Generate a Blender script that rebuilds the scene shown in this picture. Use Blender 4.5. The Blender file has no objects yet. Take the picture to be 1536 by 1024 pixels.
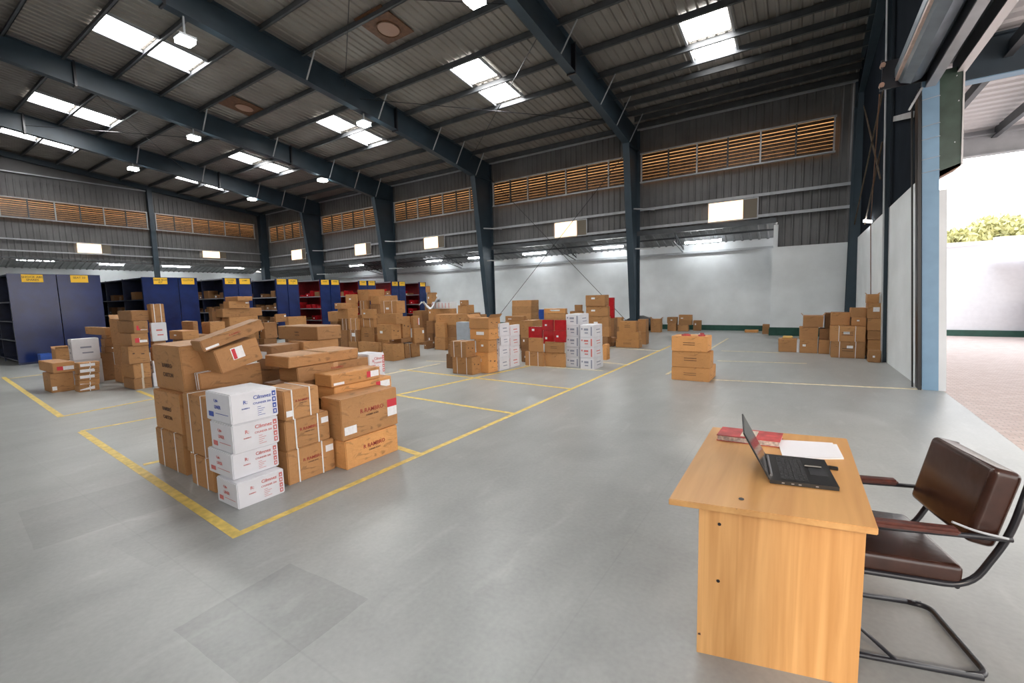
import bpy, bmesh, math, random
from mathutils import Vector, Matrix, Euler
random.seed(7)
SC = bpy.context.scene
COL = SC.collection
# ------------------------------------------------------------------ camera
F = 668.5; CAMH = 1.7
yaw, pit, rol = math.radians(33.35), math.radians(5.89), math.radians(-1.516)
fwd = Vector((-math.sin(yaw)*math.cos(pit), math.cos(yaw)*math.cos(pit), -math.sin(pit)))
rgt = Vector((math.cos(yaw), math.sin(yaw), 0)); upv = rgt.cross(fwd)
R2 = rgt*math.cos(rol) + upv*math.sin(rol); U2 = -rgt*math.sin(rol) + upv*math.cos(rol)
EYE = Vector((0, 0, CAMH))
cd = bpy.data.cameras.new('camera'); cam = bpy.data.objects.new('camera', cd); COL.objects.link(cam)
cd.sensor_width = 36; cd.sensor_fit = 'HORIZONTAL'; cd.lens = F/1536*36; cd.clip_start = .05; cd.clip_end = 400
m3 = Matrix((R2, U2, -fwd)).transposed()
cam.matrix_world = Matrix.Translation(EYE) @ m3.to_4x4()
SC.camera = cam
# surveying helpers: where a sight line from the photograph meets a plane of the hall
def ray(x, y): return R2*((x-768)/F) + U2*((512-y)/F) + fwd
def at_z(x, y, z=0.0):
    d = ray(x, y); return EYE + d*((z-CAMH)/d.z)
def at_X(x, y, X):
    d = ray(x, y); return EYE + d*(X/d.x)
def at_Y(x, y, Y):
    d = ray(x, y); return EYE + d*(Y/d.y)
def pr(p):
    v = Vector(p)-EYE; c = v.dot(fwd); return 768+F*v.dot(R2)/c, 512-F*v.dot(U2)/c
def height_at(x, y, P):
    d = ray(x, y); h = Vector((P[0], P[1])); dd = Vector((d.x, d.y))
    return CAMH + d.z*(h.dot(dd)/dd.dot(dd))
# ------------------------------------------------------------------ materials
MATS = {}
def nt(name):
    m = bpy.data.materials.new(name); m.use_nodes = True
    t = m.node_tree; b = t.nodes['Principled BSDF']; MATS[name] = m
    return m, t, b
def mat(name, col, rough=.6, metal=0., noise=0., scale=8., bump=0., rnd=0., spec=None, detail=4.):
    """plain material with optional wear noise, bump and per-object brightness variation"""
    m, t, b = nt(name)
    b.inputs['Roughness'].default_value = rough; b.inputs['Metallic'].default_value = metal
    if spec is not None: b.inputs['Specular IOR Level'].default_value = spec
    b.inputs['Base Color'].default_value = (*col, 1)
    N, L = t.nodes, t.links
    if noise or rnd or bump:
        tc = N.new('ShaderNodeTexCoord'); nz = N.new('ShaderNodeTexNoise')
        nz.inputs['Scale'].default_value = scale; nz.inputs['Detail'].default_value = detail
        L.new(tc.outputs['Object'], nz.inputs['Vector'])
        mr = N.new('ShaderNodeMapRange'); mr.inputs['From Min'].default_value = .3; mr.inputs['From Max'].default_value = .7
        mr.inputs['To Min'].default_value = 1-noise; mr.inputs['To Max'].default_value = 1+noise
        L.new(nz.outputs['Fac'], mr.inputs['Value'])
        val = mr.outputs[0]
        if rnd:
            oi = N.new('ShaderNodeObjectInfo'); r2 = N.new('ShaderNodeMapRange')
            r2.inputs['To Min'].default_value = 1-rnd; r2.inputs['To Max'].default_value = 1+rnd
            L.new(oi.outputs['Random'], r2.inputs['Value'])
            mu = N.new('ShaderNodeMath'); mu.operation = 'MULTIPLY'
            L.new(val, mu.inputs[0]); L.new(r2.outputs[0], mu.inputs[1]); val = mu.outputs[0]
        hs = N.new('ShaderNodeHueSaturation'); hs.inputs['Color'].default_value = (*col, 1)
        L.new(val, hs.inputs['Value']); L.new(hs.outputs[0], b.inputs['Base Color'])
        if bump:
            bp = N.new('ShaderNodeBump'); bp.inputs['Strength'].default_value = bump; bp.inputs['Distance'].default_value = .01
            L.new(nz.outputs['Fac'], bp.inputs['Height']); L.new(bp.outputs[0], b.inputs['Normal'])
    return m
def glow(name, col, s):
    m, t, b = nt(name)
    b.inputs['Base Color'].default_value = (*col, 1); b.inputs['Emission Color'].default_value = (*col, 1)
    b.inputs['Emission Strength'].default_value = s; return m
# cardboard: fibre noise, faint corrugation, every carton a little different
def cardboard(name, col):
    m, t, b = nt(name); N, L = t.nodes, t.links
    b.inputs['Roughness'].default_value = .62
    tc = N.new('ShaderNodeTexCoord'); n1 = N.new('ShaderNodeTexNoise'); n1.inputs['Scale'].default_value = 3.5; n1.inputs['Detail'].default_value = 5
    n2 = N.new('ShaderNodeTexNoise'); n2.inputs['Scale'].default_value = 60; n2.inputs['Detail'].default_value = 2
    L.new(tc.outputs['Object'], n1.inputs['Vector']); L.new(tc.outputs['Object'], n2.inputs['Vector'])
    a = N.new('ShaderNodeMath'); a.operation = 'MULTIPLY_ADD'; a.inputs[1].default_value = .45; a.inputs[2].default_value = .70
    L.new(n1.outputs['Fac'], a.inputs[0])
    a2 = N.new('ShaderNodeMath'); a2.operation = 'MULTIPLY_ADD'; a2.inputs[1].default_value = .16
    L.new(n2.outputs['Fac'], a2.inputs[0]); L.new(a.outputs[0], a2.inputs[2])
    oi = N.new('ShaderNodeObjectInfo'); r = N.new('ShaderNodeMapRange'); r.inputs['To Min'].default_value = .8; r.inputs['To Max'].default_value = 1.22
    L.new(oi.outputs['Random'], r.inputs['Value'])
    mu = N.new('ShaderNodeMath'); mu.operation = 'MULTIPLY'; L.new(a2.outputs[0], mu.inputs[0]); L.new(r.outputs[0], mu.inputs[1])
    # creases and handling scuffs
    n3 = N.new('ShaderNodeTexNoise'); n3.inputs['Scale'].default_value = 5.5; n3.inputs['Detail'].default_value = 9; n3.inputs['Distortion'].default_value = 1.6
    mp3 = N.new('ShaderNodeMapping'); mp3.inputs['Scale'].default_value = (1, 1, 2.2); L.new(tc.outputs['Object'], mp3.inputs['Vector']); L.new(mp3.outputs[0], n3.inputs['Vector'])
    r3 = N.new('ShaderNodeMapRange'); r3.inputs['From Min'].default_value = .58; r3.inputs['From Max'].default_value = .70; r3.inputs['To Min'].default_value = 1; r3.inputs['To Max'].default_value = .62
    L.new(n3.outputs['Fac'], r3.inputs['Value']); mu3 = N.new('ShaderNodeMath'); mu3.operation = 'MULTIPLY'; L.new(mu.outputs[0], mu3.inputs[0]); L.new(r3.outputs[0], mu3.inputs[1]); mu = mu3
    hs = N.new('ShaderNodeHueSaturation'); hs.inputs['Color'].default_value = (*col, 1); L.new(mu.outputs[0], hs.inputs['Value'])
    L.new(hs.outputs[0], b.inputs['Base Color'])
    bp = N.new('ShaderNodeBump'); bp.inputs['Strength'].default_value = .5; bp.inputs['Distance'].default_value = .015
    L.new(n3.outputs['Fac'], bp.inputs['Height']); L.new(bp.outputs[0], b.inputs['Normal'])
    return m
M = {}
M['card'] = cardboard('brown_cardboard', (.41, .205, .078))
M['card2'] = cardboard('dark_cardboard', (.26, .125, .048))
M['cardo'] = cardboard('orange_cardboard', (.58, .28, .095))
M['white'] = mat('white_cardboard', (.72, .72, .76), .5, noise=.05, scale=5, rnd=.05)
M['red'] = mat('red_carton', (.42, .012, .018), .25, noise=.15, scale=9, bump=.3)
M['bluebox'] = mat('blue_plastic', (.02, .09, .42), .4)
M['greybox'] = mat('grey_plastic', (.42, .47, .53), .4, noise=.08)
M['tape'] = mat('packing_tape', (.52, .30, .15), .18)
M['cleartape'] = mat('shiny_tape', (.62, .50, .38), .15)
M['strap'] = mat('white_strap', (.82, .82, .82), .4)
M['label'] = mat('paper_label', (.86, .86, .88), .5, noise=.06, scale=30)
M['redlabel'] = mat('red_label', (.62, .03, .05), .5)
M['inkred'] = mat('red_ink', (.36, .045, .03), .6)
M['inkwred'] = mat('pale_red_ink', (.60, .16, .15), .6)
M['inkdark'] = mat('dark_ink', (.10, .05, .03), .6)
M['inkblue'] = mat('blue_ink', (.06, .10, .40), .6)
M['inkgrey'] = mat('grey_ink', (.28, .30, .38), .6)
M['steel'] = mat('blue_grey_steel', (.030, .050, .068), .45, noise=.15, scale=2, rnd=.06)
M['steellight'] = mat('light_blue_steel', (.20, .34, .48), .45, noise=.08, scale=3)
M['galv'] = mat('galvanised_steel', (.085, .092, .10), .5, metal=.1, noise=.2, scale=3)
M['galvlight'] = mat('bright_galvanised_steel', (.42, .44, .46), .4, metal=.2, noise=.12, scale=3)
M['roof'] = mat('grey_roof_sheet', (.28, .26, .235), .6, metal=.15, noise=.12, scale=1.2)
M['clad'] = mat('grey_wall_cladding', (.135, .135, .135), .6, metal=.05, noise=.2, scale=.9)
M['darkclad'] = mat('shaded_navy_cladding', (.010, .014, .02), .9, noise=.2, scale=2, spec=.05)  # unlit, backlit cladding: its shade is put into the near-black colour
M['leansheet'] = mat('dull_lean_to_sheet', (.20, .205, .21), .5, metal=.1, noise=.2, scale=2)
M['dullpane'] = mat('dull_tan_panel', (.16, .135, .10), .5)
M['plaster'] = mat('white_plaster', (.72, .75, .765), .7, noise=.09, scale=1.1, detail=7., bump=.1)
M['green'] = mat('dark_green_paint', (.012, .07, .05), .5, noise=.15)
M['yellow'] = mat('yellow_line_paint', (.74, .54, .14), .55, noise=.2, scale=14)
M['paleyellow'] = mat('worn_yellow_line_paint', (.72, .63, .42), .6, noise=.2, scale=14)
M['sign'] = mat('yellow_sign_board', (.88, .52, .03), .5)
M['rackblue'] = mat('blue_rack_paint', (.006, .018, .095), .22, noise=.3, scale=1.6, bump=.3)
M['rackdark'] = mat('dark_blue_rack_paint', (.012, .018, .05), .4, noise=.2)
M['rackred'] = mat('dark_red_rack_paint', (.16, .008, .012), .4, noise=.25)
M['rackedge'] = mat('grey_shelf_edge', (.30, .30, .34), .4)
M['black'] = mat('black_plastic', (.012, .012, .013), .35)
M['blackmetal'] = mat('black_painted_tube', (.012, .012, .016), .3, noise=.2, scale=20, bump=.1)
M['key'] = mat('keyboard_keys', (.022, .022, .025), .5)
M['screen'] = mat('dark_laptop_screen', (.02, .018, .018), .12)
M['silver'] = mat('silver_hinge', (.35, .35, .37), .3, metal=.8)
M['leather'] = mat('dark_brown_leather', (.034, .013, .0085), .27, noise=.35, scale=9, bump=.25)
M['armwood'] = mat('worn_brown_armrest', (.085, .022, .014), .4, noise=.4, scale=25, bump=.2)
M['paper'] = mat('white_paper', (.80, .80, .84), .6)
M['bookred'] = mat('faded_red_cover', (.45, .06, .06), .5, noise=.35, scale=18)
M['bookpages'] = mat('page_edges', (.50, .42, .38), .7, noise=.4, scale=60)
M['wooddark'] = mat('brown_louvre_slat', (.095, .050, .024), .5, noise=.4, scale=5)
M['sheetwhite'] = mat('white_canopy_sheet', (.75, .74, .74), .5)
M['outwall'] = mat('white_compound_wall', (.82, .82, .86), .7, noise=.03)
M['bark'] = mat('tree_bark', (.10, .07, .045), .8, noise=.3)
M['leaf'] = mat('yellow_green_leaves', (.46, .45, .20), .6, noise=.3, scale=2, rnd=.1)
M['skyl'] = glow('daylight_through_skylight', (1, .985, .97), 27.)
M['amber'] = glow('sunset_lit_panel', (1, .72, .48), 1.5)
M['slitglow'] = glow('sunset_behind_louvre', (1, .52, .20), .95)
M['lamp'] = glow('lamp_lens', (.95, 1, .96), 55.)
M['tube'] = glow('fluorescent_tube', (.95, .98, 1), 36.)
M['rust'] = mat('rust_brown_vent_base', (.15, .07, .035), .6, noise=.3)
M['dome'] = mat('vent_dome', (.42, .26, .19), .5)
M['plastic'] = mat('clear_plastic_wrap', (.75, .78, .82), .12)
def woodmat():
    m, t, b = nt('beech_laminate'); N, L = t.nodes, t.links
    b.inputs['Roughness'].default_value = .38
    tc = N.new('ShaderNodeTexCoord'); mp = N.new('ShaderNodeMapping'); L.new(tc.outputs['Object'], mp.inputs['Vector'])
    mp.inputs['Scale'].default_value = (20, 20, .8)
    n1 = N.new('ShaderNodeTexNoise'); n1.inputs['Scale'].default_value = 1.; n1.inputs['Detail'].default_value = 6; n1.inputs['Distortion'].default_value = .6
    L.new(mp.outputs[0], n1.inputs['Vector'])
    cr = N.new('ShaderNodeValToRGB'); L.new(n1.outputs['Fac'], cr.inputs[0])
    cr.color_ramp.elements[0].position = .3; cr.color_ramp.elements[0].color = (.56, .27, .085, 1)
    cr.color_ramp.elements[1].position = .72; cr.color_ramp.elements[1].color = (.80, .44, .17, 1)
    L.new(cr.outputs[0], b.inputs['Base Color']); M['wood'] = m
    m2 = m.copy(); m2.name = 'beech_laminate_top'; M['woodtop'] = m2
    for n in m2.node_tree.nodes:
        if n.type == 'MAPPING': n.inputs['Scale'].default_value = (14, .9, 14)
        if n.type == 'VALTORGB':
            n.color_ramp.elements[0].color = (.56, .28, .095, 1); n.color_ramp.elements[1].color = (.70, .39, .145, 1)
woodmat()
def floormat():
    m, t, b = nt('polished_concrete'); N, L = t.nodes, t.links
    tc = N.new('ShaderNodeTexCoord'); P = tc.outputs['Object']
    def noise(s, d=5, dist=0., sc=None):
        n = N.new('ShaderNodeTexNoise'); n.inputs['Scale'].default_value = s; n.inputs['Detail'].default_value = d; n.inputs['Distortion'].default_value = dist
        if sc:
            mp = N.new('ShaderNodeMapping'); mp.inputs['Scale'].default_value = sc; L.new(P, mp.inputs['Vector']); L.new(mp.outputs[0], n.inputs['Vector'])
        else: L.new(P, n.inputs['Vector'])
        return n.outputs['Fac']
    def mth(op, a, b_, c=None):
        n = N.new('ShaderNodeMath'); n.operation = op
        for i, v in enumerate((a, b_, c)):
            if v is None: continue
            if isinstance(v, (int, float)): n.inputs[i].default_value = v
            else: L.new(v, n.inputs[i])
        return n.outputs[0]
    big = noise(.35, 4, .4); mid = noise(1.6, 8, .5); fine = noise(34, 3); streak = noise(1.1, 8, .3, (2.6, .7, 1))
    wisp = noise(2.6, 12, .6, (2.2, .8, 1)); wisp = mth('MULTIPLY', mth('MAXIMUM', mth('SUBTRACT', wisp, .58), 0.), 1.3)
    v = mth('MULTIPLY_ADD', big, .40, .62); v = mth('MULTIPLY_ADD', mid, .52, v); v = mth('MULTIPLY_ADD', fine, .26, v); v = mth('MULTIPLY_ADD', streak, .32, v); v = mth('MULTIPLY_ADD', wisp, .6, v)
    v = mth('SUBTRACT', v, .40)
    sep = N.new('ShaderNodeSeparateXYZ'); L.new(P, sep.inputs[0])
    def rect(cx, cy, w, h, a, f):
        # mask of a repaired slab patch
        nonlocal v
        ca, sa = math.cos(a), math.sin(a)
        dx = mth('SUBTRACT', sep.outputs[0], cx); dy = mth('SUBTRACT', sep.outputs[1], cy)
        u = mth('ADD', mth('MULTIPLY', dx, ca), mth('MULTIPLY', dy, sa)); w_ = mth('SUBTRACT', mth('MULTIPLY', dy, ca), mth('MULTIPLY', dx, sa))
        wob = mth('MULTIPLY_ADD', mid, .05, -.025)
        iu = mth('LESS_THAN', mth('ABSOLUTE', mth('ADD', u, wob), None), w/2); iw = mth('LESS_THAN', mth('ABSOLUTE', mth('ADD', w_, wob), None), h/2)
        v = mth('MULTIPLY_ADD', mth('MULTIPLY', iu, iw), f, v)
    for pts, f in PATCHES:
        q = [at_z(*p) for p in pts]; c = sum(q, Vector())/4
        e1 = (q[1]-q[0]+q[2]-q[3])/2; e2 = (q[3]-q[0]+q[2]-q[1])/2
        rect(c.x, c.y, e1.length, e2.length, math.atan2(e1.y, e1.x), f)
    # control joints
    for ax, k in ((0, -.95), (0, -4.9), (1, 1.1)):
        d = mth('ABSOLUTE', mth('SUBTRACT', mth('MULTIPLY_ADD', mid, .02, sep.outputs[ax]), k), None)
        v = mth('MULTIPLY_ADD', mth('LESS_THAN', d, .005), -.06, v)
    mx = N.new('ShaderNodeMixRGB'); mx.blend_type = 'MULTIPLY'; mx.inputs[0].default_value = 1; mx.inputs[1].default_value = (.345, .355, .345, 1)
    cc = N.new('ShaderNodeCombineXYZ')
    for i in range(3): L.new(v, cc.inputs[i])
    L.new(cc.outputs[0], mx.inputs[2]); L.new(mx.outputs[0], b.inputs['Base Color'])
    L.new(mth('MULTIPLY_ADD', mid, .22, .24), b.inputs['Roughness'])
    bp = N.new('ShaderNodeBump'); bp.inputs['Strength'].default_value = .12; bp.inputs['Distance'].default_value = .01
    L.new(mid, bp.inputs['Height']); L.new(bp.outputs[0], b.inputs['Normal'])
    return m
PATCHES = [([(262, 955), (372, 1022), (560, 905), (430, 838)], -.16), ([(30, 760), (60, 806), (300, 760), (250, 715)], -.13),
           ([(180, 822), (240, 850), (345, 795), (270, 765)], -.08), ([(425, 655), (440, 700), (700, 640), (610, 610)], -.06)]
M['floor'] = floormat()
def pavermat():
    m, t, b = nt('brick_paving'); N, L = t.nodes, t.links
    tc = N.new('ShaderNodeTexCoord'); br = N.new('ShaderNodeTexBrick'); L.new(tc.outputs['Object'], br.inputs['Vector'])
    br.inputs['Scale'].default_value = 4.; br.inputs['Color1'].default_value = (.56, .44, .40, 1); br.inputs['Color2'].default_value = (.66, .55, .51, 1)
    br.inputs['Mortar'].default_value = (.42, .36, .33, 1); br.inputs['Mortar Size'].default_value = .02
    L.new(br.outputs[0], b.inputs['Base Color']); b.inputs['Roughness'].default_value = .8
    return m
M['paver'] = pavermat()
# ------------------------------------------------------------------ mesh helpers
def link(name, me, m, parent=None, smooth=False):
    me.materials.append(m)
    if smooth:
        for p in me.polygons: p.use_smooth = True
    o = bpy.data.objects.new(name, me); COL.objects.link(o)
    if parent: o.parent = parent
    return o
class MB:
    """collects shapes of ONE part"""
    def __init__(s): s.v = []; s.f = []
    def add(s, vs, fs):
        n = len(s.v); s.v += [Vector(x) for x in vs]; s.f += [[n+i for i in f] for f in fs]; return s
    def box(s, x0, x1, y0, y1, z0, z1, T=None):
        vs = [Vector((x, y, z)) for z in (z0, z1) for y in (y0, y1) for x in (x0, x1)]
        if T: vs = [T @ v for v in vs]
        return s.add(vs, [[0, 2, 3, 1], [4, 5, 7, 6], [0, 1, 5, 4], [2, 6, 7, 3], [0, 4, 6, 2], [1, 3, 7, 5]])
    def hexa(s, lo, hi):
        return s.add(list(lo)+list(hi), [[3, 2, 1, 0], [4, 5, 6, 7], [0, 1, 5, 4], [1, 2, 6, 5], [2, 3, 7, 6], [3, 0, 4, 7]])
    def bar(s, a, b, w, h, up=Vector((0, 0, 1))):
        a, b = Vector(a), Vector(b); d = (b-a).normalized(); u = Vector(up)
        if abs(d.dot(u)) > .99: u = Vector((0, 1, 0))
        sx = d.cross(u).normalized(); sz = sx.cross(d).normalized()
        q = lambda p: [p-sx*w/2-sz*h/2, p+sx*w/2-sz*h/2, p+sx*w/2+sz*h/2, p-sx*w/2+sz*h/2]
        return s.add(q(a)+q(b), [[0, 1, 2, 3], [7, 6, 5, 4], [0, 4, 5, 1], [1, 5, 6, 2], [2, 6, 7, 3], [3, 7, 4, 0]])
    def tube(s, pts, r, n=10, close=False):
        pts = [Vector(p) for p in pts]; k = len(pts); base = len(s.v); ref = None
        for i, p in enumerate(pts):
            a = pts[i-1] if (i or close) else p; b = pts[(i+1) % k] if (i < k-1 or close) else p
            d = (b-a).normalized()
            if ref is None: ref = d.orthogonal().normalized()
            ref = (ref - d*ref.dot(d)).normalized(); bi = d.cross(ref)
            for j in range(n):
                t = 2*math.pi*j/n; s.v.append(p + (ref*math.cos(t)+bi*math.sin(t))*r)
        rng = k if close else k-1
        for i in range(rng):
            for j in range(n):
                a = base+i*n+j; b = base+i*n+(j+1) % n; c = base+((i+1) % k)*n+(j+1) % n; d = base+((i+1) % k)*n+j
                s.f.append([a, b, c, d])
        if not close:
            s.f.append([base+j for j in range(n)][::-1]); s.f.append([base+(k-1)*n+j for j in range(n)])
        return s
    def cyl(s, c, r, h, n=16, axis='z'):
        c = Vector(c); d = {'x': Vector((1, 0, 0)), 'y': Vector((0, 1, 0)), 'z': Vector((0, 0, 1))}[axis]
        return s.tube([c, c+d*h], r, n)
    def build(s, name, m, parent=None, smooth=False, bevel=0., seg=1, loc=None):
        me = bpy.data.meshes.new(name)
        if loc is not None: s.v = [v-Vector(loc) for v in s.v]
        me.from_pydata([tuple(v) for v in s.v], [], s.f); me.update()
        if bevel:
            bm = bmesh.new(); bm.from_mesh(me)
            bmesh.ops.bevel(bm, geom=bm.edges[:], offset=bevel, segments=seg, affect='EDGES', clamp_overlap=True)
            bm.to_mesh(me); bm.free()
        o = link(name, me, m, parent, smooth)
        if loc is not None: o.location = loc
        return o
def tag(o, label, cat, group=None):
    o['label'] = label; o['category'] = cat
    if group: o['group'] = group
    return o
def struct(o): o['kind'] = 'structure'; return o
def empty(name, loc, rz=0.):
    o = bpy.data.objects.new(name, None); COL.objects.link(o); o.location = loc; o.rotation_euler = (0, 0, rz); o.empty_display_size = .1
    return o
def arc(pts, r, n=5):
    """round the corners of a polyline"""
    pts = [Vector(p) for p in pts]; out = [pts[0]]
    for i in range(1, len(pts)-1):
        a, p, b = pts[i-1], pts[i], pts[i+1]
        d1 = (a-p).normalized(); d2 = (b-p).normalized(); rr = min(r, (a-p).length*.49, (b-p).length*.49)
        s, e = p+d1*rr, p+d2*rr
        for k in range(n+1):
            t = k/n; out.append(s*(1-t)**2 + p*2*t*(1-t) + e*t*t)
    out.append(pts[-1]); return out
def copy_tree(o, parent=None):
    c = o.copy(); COL.objects.link(c); c.parent = parent
    for ch in list(o.children): copy_tree(ch, c)
    return c
_txt = {}
def text_mesh(s, size):
    key = (s, size)
    if key not in _txt:
        cu = bpy.data.curves.new('lettering', 'FONT'); cu.body = s; cu.size = size; cu.align_x = 'CENTER'; cu.align_y = 'CENTER'; cu.resolution_u = 2
        cu.extrude = .0006; cu.offset = size*.012
        o = bpy.data.objects.new('lettering', cu); COL.objects.link(o)
        bpy.context.view_layer.update()
        me = bpy.data.meshes.new_from_object(o.evaluated_get(bpy.context.evaluated_depsgraph_get()))
        bpy.data.objects.remove(o); bpy.data.curves.remove(cu); _txt[key] = me
    return _txt[key]
# ================================================================== the hall
YW, YB, XL = 18.73, 20.61, -34.6           # long wall, back wall of the lean-to, end wall
FX = [1.25, -5.95, -13.4, -20.5, -27.55]   # steel frames
def roofz(y): return 8.45 + .11*(YW-y) if y > -2 else 8.45+.11*(YW+2) - .11*(-2-y)
struct(MB().add([(XL-2.5, -22.5, 0), (1.9, -22.5, 0), (1.9, YB+.3, 0), (XL-2.5, YB+.3, 0), (XL-2.5, -22.5, -.2), (1.9, -22.5, -.2), (1.9, YB+.3, -.2), (XL-2.5, YB+.3, -.2)],
     [[0, 1, 2, 3], [7, 6, 5, 4], [0, 4, 5, 1], [1, 5, 6, 2], [2, 6, 7, 3], [3, 7, 4, 0]]).build('floor', M['floor']))
def corrugated(a, b, up0, up1, nrm, pitch=.25, depth=.035, mb=None):
    """sheet from a to b (horizontal run), each end rising to up0 / up1, ribs standing along nrm"""
    mb = mb or MB(); a, b = Vector(a), Vector(b); L = (b-a).length; n = int(L/pitch); nr = Vector(nrm)*depth
    prof = []
    for i in range(n):
        for t, h in ((0, 0), (.62, 0), (.72, 1), (.90, 1)): prof.append(((i+t)/n, h))
    prof.append((1, 0))
    vs = []
    for t, h in prof:
        p = a.lerp(b, t)+nr*h; q = Vector(up0).lerp(Vector(up1), t)+nr*h; vs += [p, q]
    mb.add(vs, [[2*i, 2*i+2, 2*i+3, 2*i+1] for i in range(len(prof)-1)]); return mb
# ceiling: two slopes of ribbed sheet, ribs run down the slope
mb = corrugated((XL-.3, YW+.2, roofz(YW)-.02), (1.7, YW+.2, roofz(YW)-.02), (XL-.3, -2, roofz(-1.99)), (1.7, -2, roofz(-1.99)), (0, 0, -1))
corrugated((XL-.3, -22.6, roofz(-22.6)), (1.7, -22.6, roofz(-22.6)), (XL-.3, -2, roofz(-1.99)), (1.7, -2, roofz(-1.99)), (0, 0, -1), mb=mb)
struct(mb.build('ceiling', M['roof']))
# long wall: cladding above the lean-to opening, down to the white wall at the right end
mb = corrugated((XL, YW+.12, 4.05), (-.92, YW+.12, 4.05), (XL, YW+.12, 8.5), (-.92, YW+.12, 8.5), (0, -1, 0))
corrugated((-.92, YW+.12, 3.15), (1.6, YW+.12, 3.15), (-.92, YW+.12, 8.5), (1.6, YW+.12, 8.5), (0, -1, 0), mb=mb)
struct(mb.build('wall_far', M['clad']))
# end wall
mb = corrugated((XL-.12, YW+.2, 4.25), (XL-.12, -22.5, 4.25), (XL-.12, YW+.2, 8.6), (XL-.12, -22.5, 8.6), (1, 0, 0))
corrugated((XL-.12, YW+.2, 8.6), (XL-.12, -22.5, 8.6), (XL-.12, YW+.2, 8.62), (XL-.12, -22.5, 8.62), (1, 0, 0), mb=mb)
mb.add([(XL-.1, YW+.2, 8.4), (XL-.1, -22.5, 8.4), (XL-.1, -2, 10.75)], [[0, 1, 2]])
struct(mb.build('wall_left', M['clad']))
# back of the hall behind the camera
struct(corrugated((XL, -22.5, 0), (1.7, -22.5, 0), (XL, -22.5, 8.5), (1.7, -22.5, 8.5), (0, 1, 0)).build('wall_near', M['clad']))
# lean-to: white masonry back walls, sloping ribbed roof
mb = MB().box(XL-2.3, -.9, YB, YB+.2, 0, 3.75).box(-1.05, -.9, YW+.1, YB, 0, 3.15)
struct(mb.build('wall_back', M['plaster']))
struct(MB().box(-1.02, 1.5, YW, YW+.2, 0, 3.17).box(-1.02, -.88, YW-.02, YW+.1, 3.17, 3.95).build('wall_corner', M['plaster']))
struct(MB().box(XL-2.4, XL-2.2, -22.5, YB, 0, 4.1).build('wall_side', M['plaster']))
mb = corrugated((XL-2.3, YW+.2, 4.28), (-.95, YW+.2, 4.28), (XL-2.3, YB+.2, 3.62), (-.95, YB+.2, 3.62), (0, 0, -1), pitch=.3)
struct(mb.build('ceiling_lean_to', M['leansheet']))
mb = corrugated((XL-2.3, YW, 3.95), (XL-2.3, -22.5, 3.95), (XL-.1, YW, 4.5), (XL-.1, -22.5, 4.5), (0, 0, -1), pitch=.3)
struct(mb.build('ceiling_side_lean_to', M['leansheet']))
struct(MB().box(XL-2.2, -1.05, YB-.02, YB-.001, 0, .22).build('baseboard_back', M['green']))
struct(MB().box(-1.06, 1.5, YW-.025, YW, 0, .3).box(-1.075, -1.05, YW-.02, YB, 0, .25).build('baseboard_corner', M['green']))
# right gable wall; it runs very slightly out of square, as surveyed
def gx(y, z): return 1.64 - .028*(y-10) - .033*z
def gquad(y0, y1, z0, z1a, z1b, th, m, name):
    lo = [(gx(y0, z0), y0, z0), (gx(y0, z0)+th, y0, z0), (gx(y1, z0)+th, y1, z0), (gx(y1, z0), y1, z0)]
    hi = [(gx(y0, z1a), y0, z1a), (gx(y0, z1a)+th, y0, z1a), (gx(y1, z1b)+th, y1, z1b), (gx(y1, z1b), y1, z1b)]
    return MB().hexa([Vector(p) for p in lo], [Vector(p) for p in hi])
struct(gquad(10.15, YW, 0, 3.45, 3.2, .14, 0, 0).build('wall_right', M['plaster']))
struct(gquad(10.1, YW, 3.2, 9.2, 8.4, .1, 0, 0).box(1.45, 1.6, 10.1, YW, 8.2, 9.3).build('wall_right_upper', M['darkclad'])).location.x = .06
mb = MB().box(1.62, 1.75, -3, 9.8, 5.3, 10.3).box(1.62, 1.75, -22.5, -3, 0, 10.4)
struct(mb.build('wall_right_near', M['clad']))
# yellow floor lines, surveyed from the photograph onto the slab
ti = 0
def stripe(p0, p1, w, m):
    global ti; ti += 1
    a, b = at_z(*p0), at_z(*p1); d = (b-a).normalized(); s = Vector((-d.y, d.x, 0))*w/2
    z = Vector((0, 0, .001+.0002*ti)); mb = MB(); lo = [a-s, a+s, b+s, b-s]
    mb.hexa([p for p in lo], [p+z for p in lo]); struct(mb.build('trim_%d' % ti, m))
stripe((352, 803), (1006, 518.4), .07, M['yellow'])
stripe((122, 647), (358, 804), .078, M['yellow'])
stripe((120.5, 646.4), (322, 609), .06, M['yellow'])
stripe((5, 565.5), (92, 625), .08, M['yellow'])
stripe((89.8, 625), (330, 579), .07, M['yellow'])
stripe((5, 569), (66, 561), .07, M['yellow'])
stripe((470, 630), (631, 682), .08, M['yellow'])
stripe((215, 697), (245, 690), .07, M['yellow'])
stripe((207, 586), (243, 600), .07, M['yellow'])
stripe((560, 587), (772, 620.3), .07, M['yellow'])
stripe((560, 600), (806, 546), .08, M['yellow'])
stripe((600, 554), (858, 583.3), .07, M['yellow'])
stripe((560, 565), (660, 545), .07, M['paleyellow'])
stripe((786, 547.6), (905, 556), .06, M['paleyellow'])
stripe((640, 541), (690, 543), .06, M['paleyellow'])
stripe((890, 542), (945, 547), .06, M['paleyellow'])
stripe((906, 520.6), (990, 526), .06, M['paleyellow'])
stripe((1000, 561.5), (1092, 507.5), .06, M['paleyellow'])
stripe((1060, 569), (1385, 584), .05, M['paleyellow'])
stripe((1076, 541), (1210, 545), .05, M['paleyellow'])
stripe((1082, 526), (1170, 529), .05, M['paleyellow'])
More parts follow.
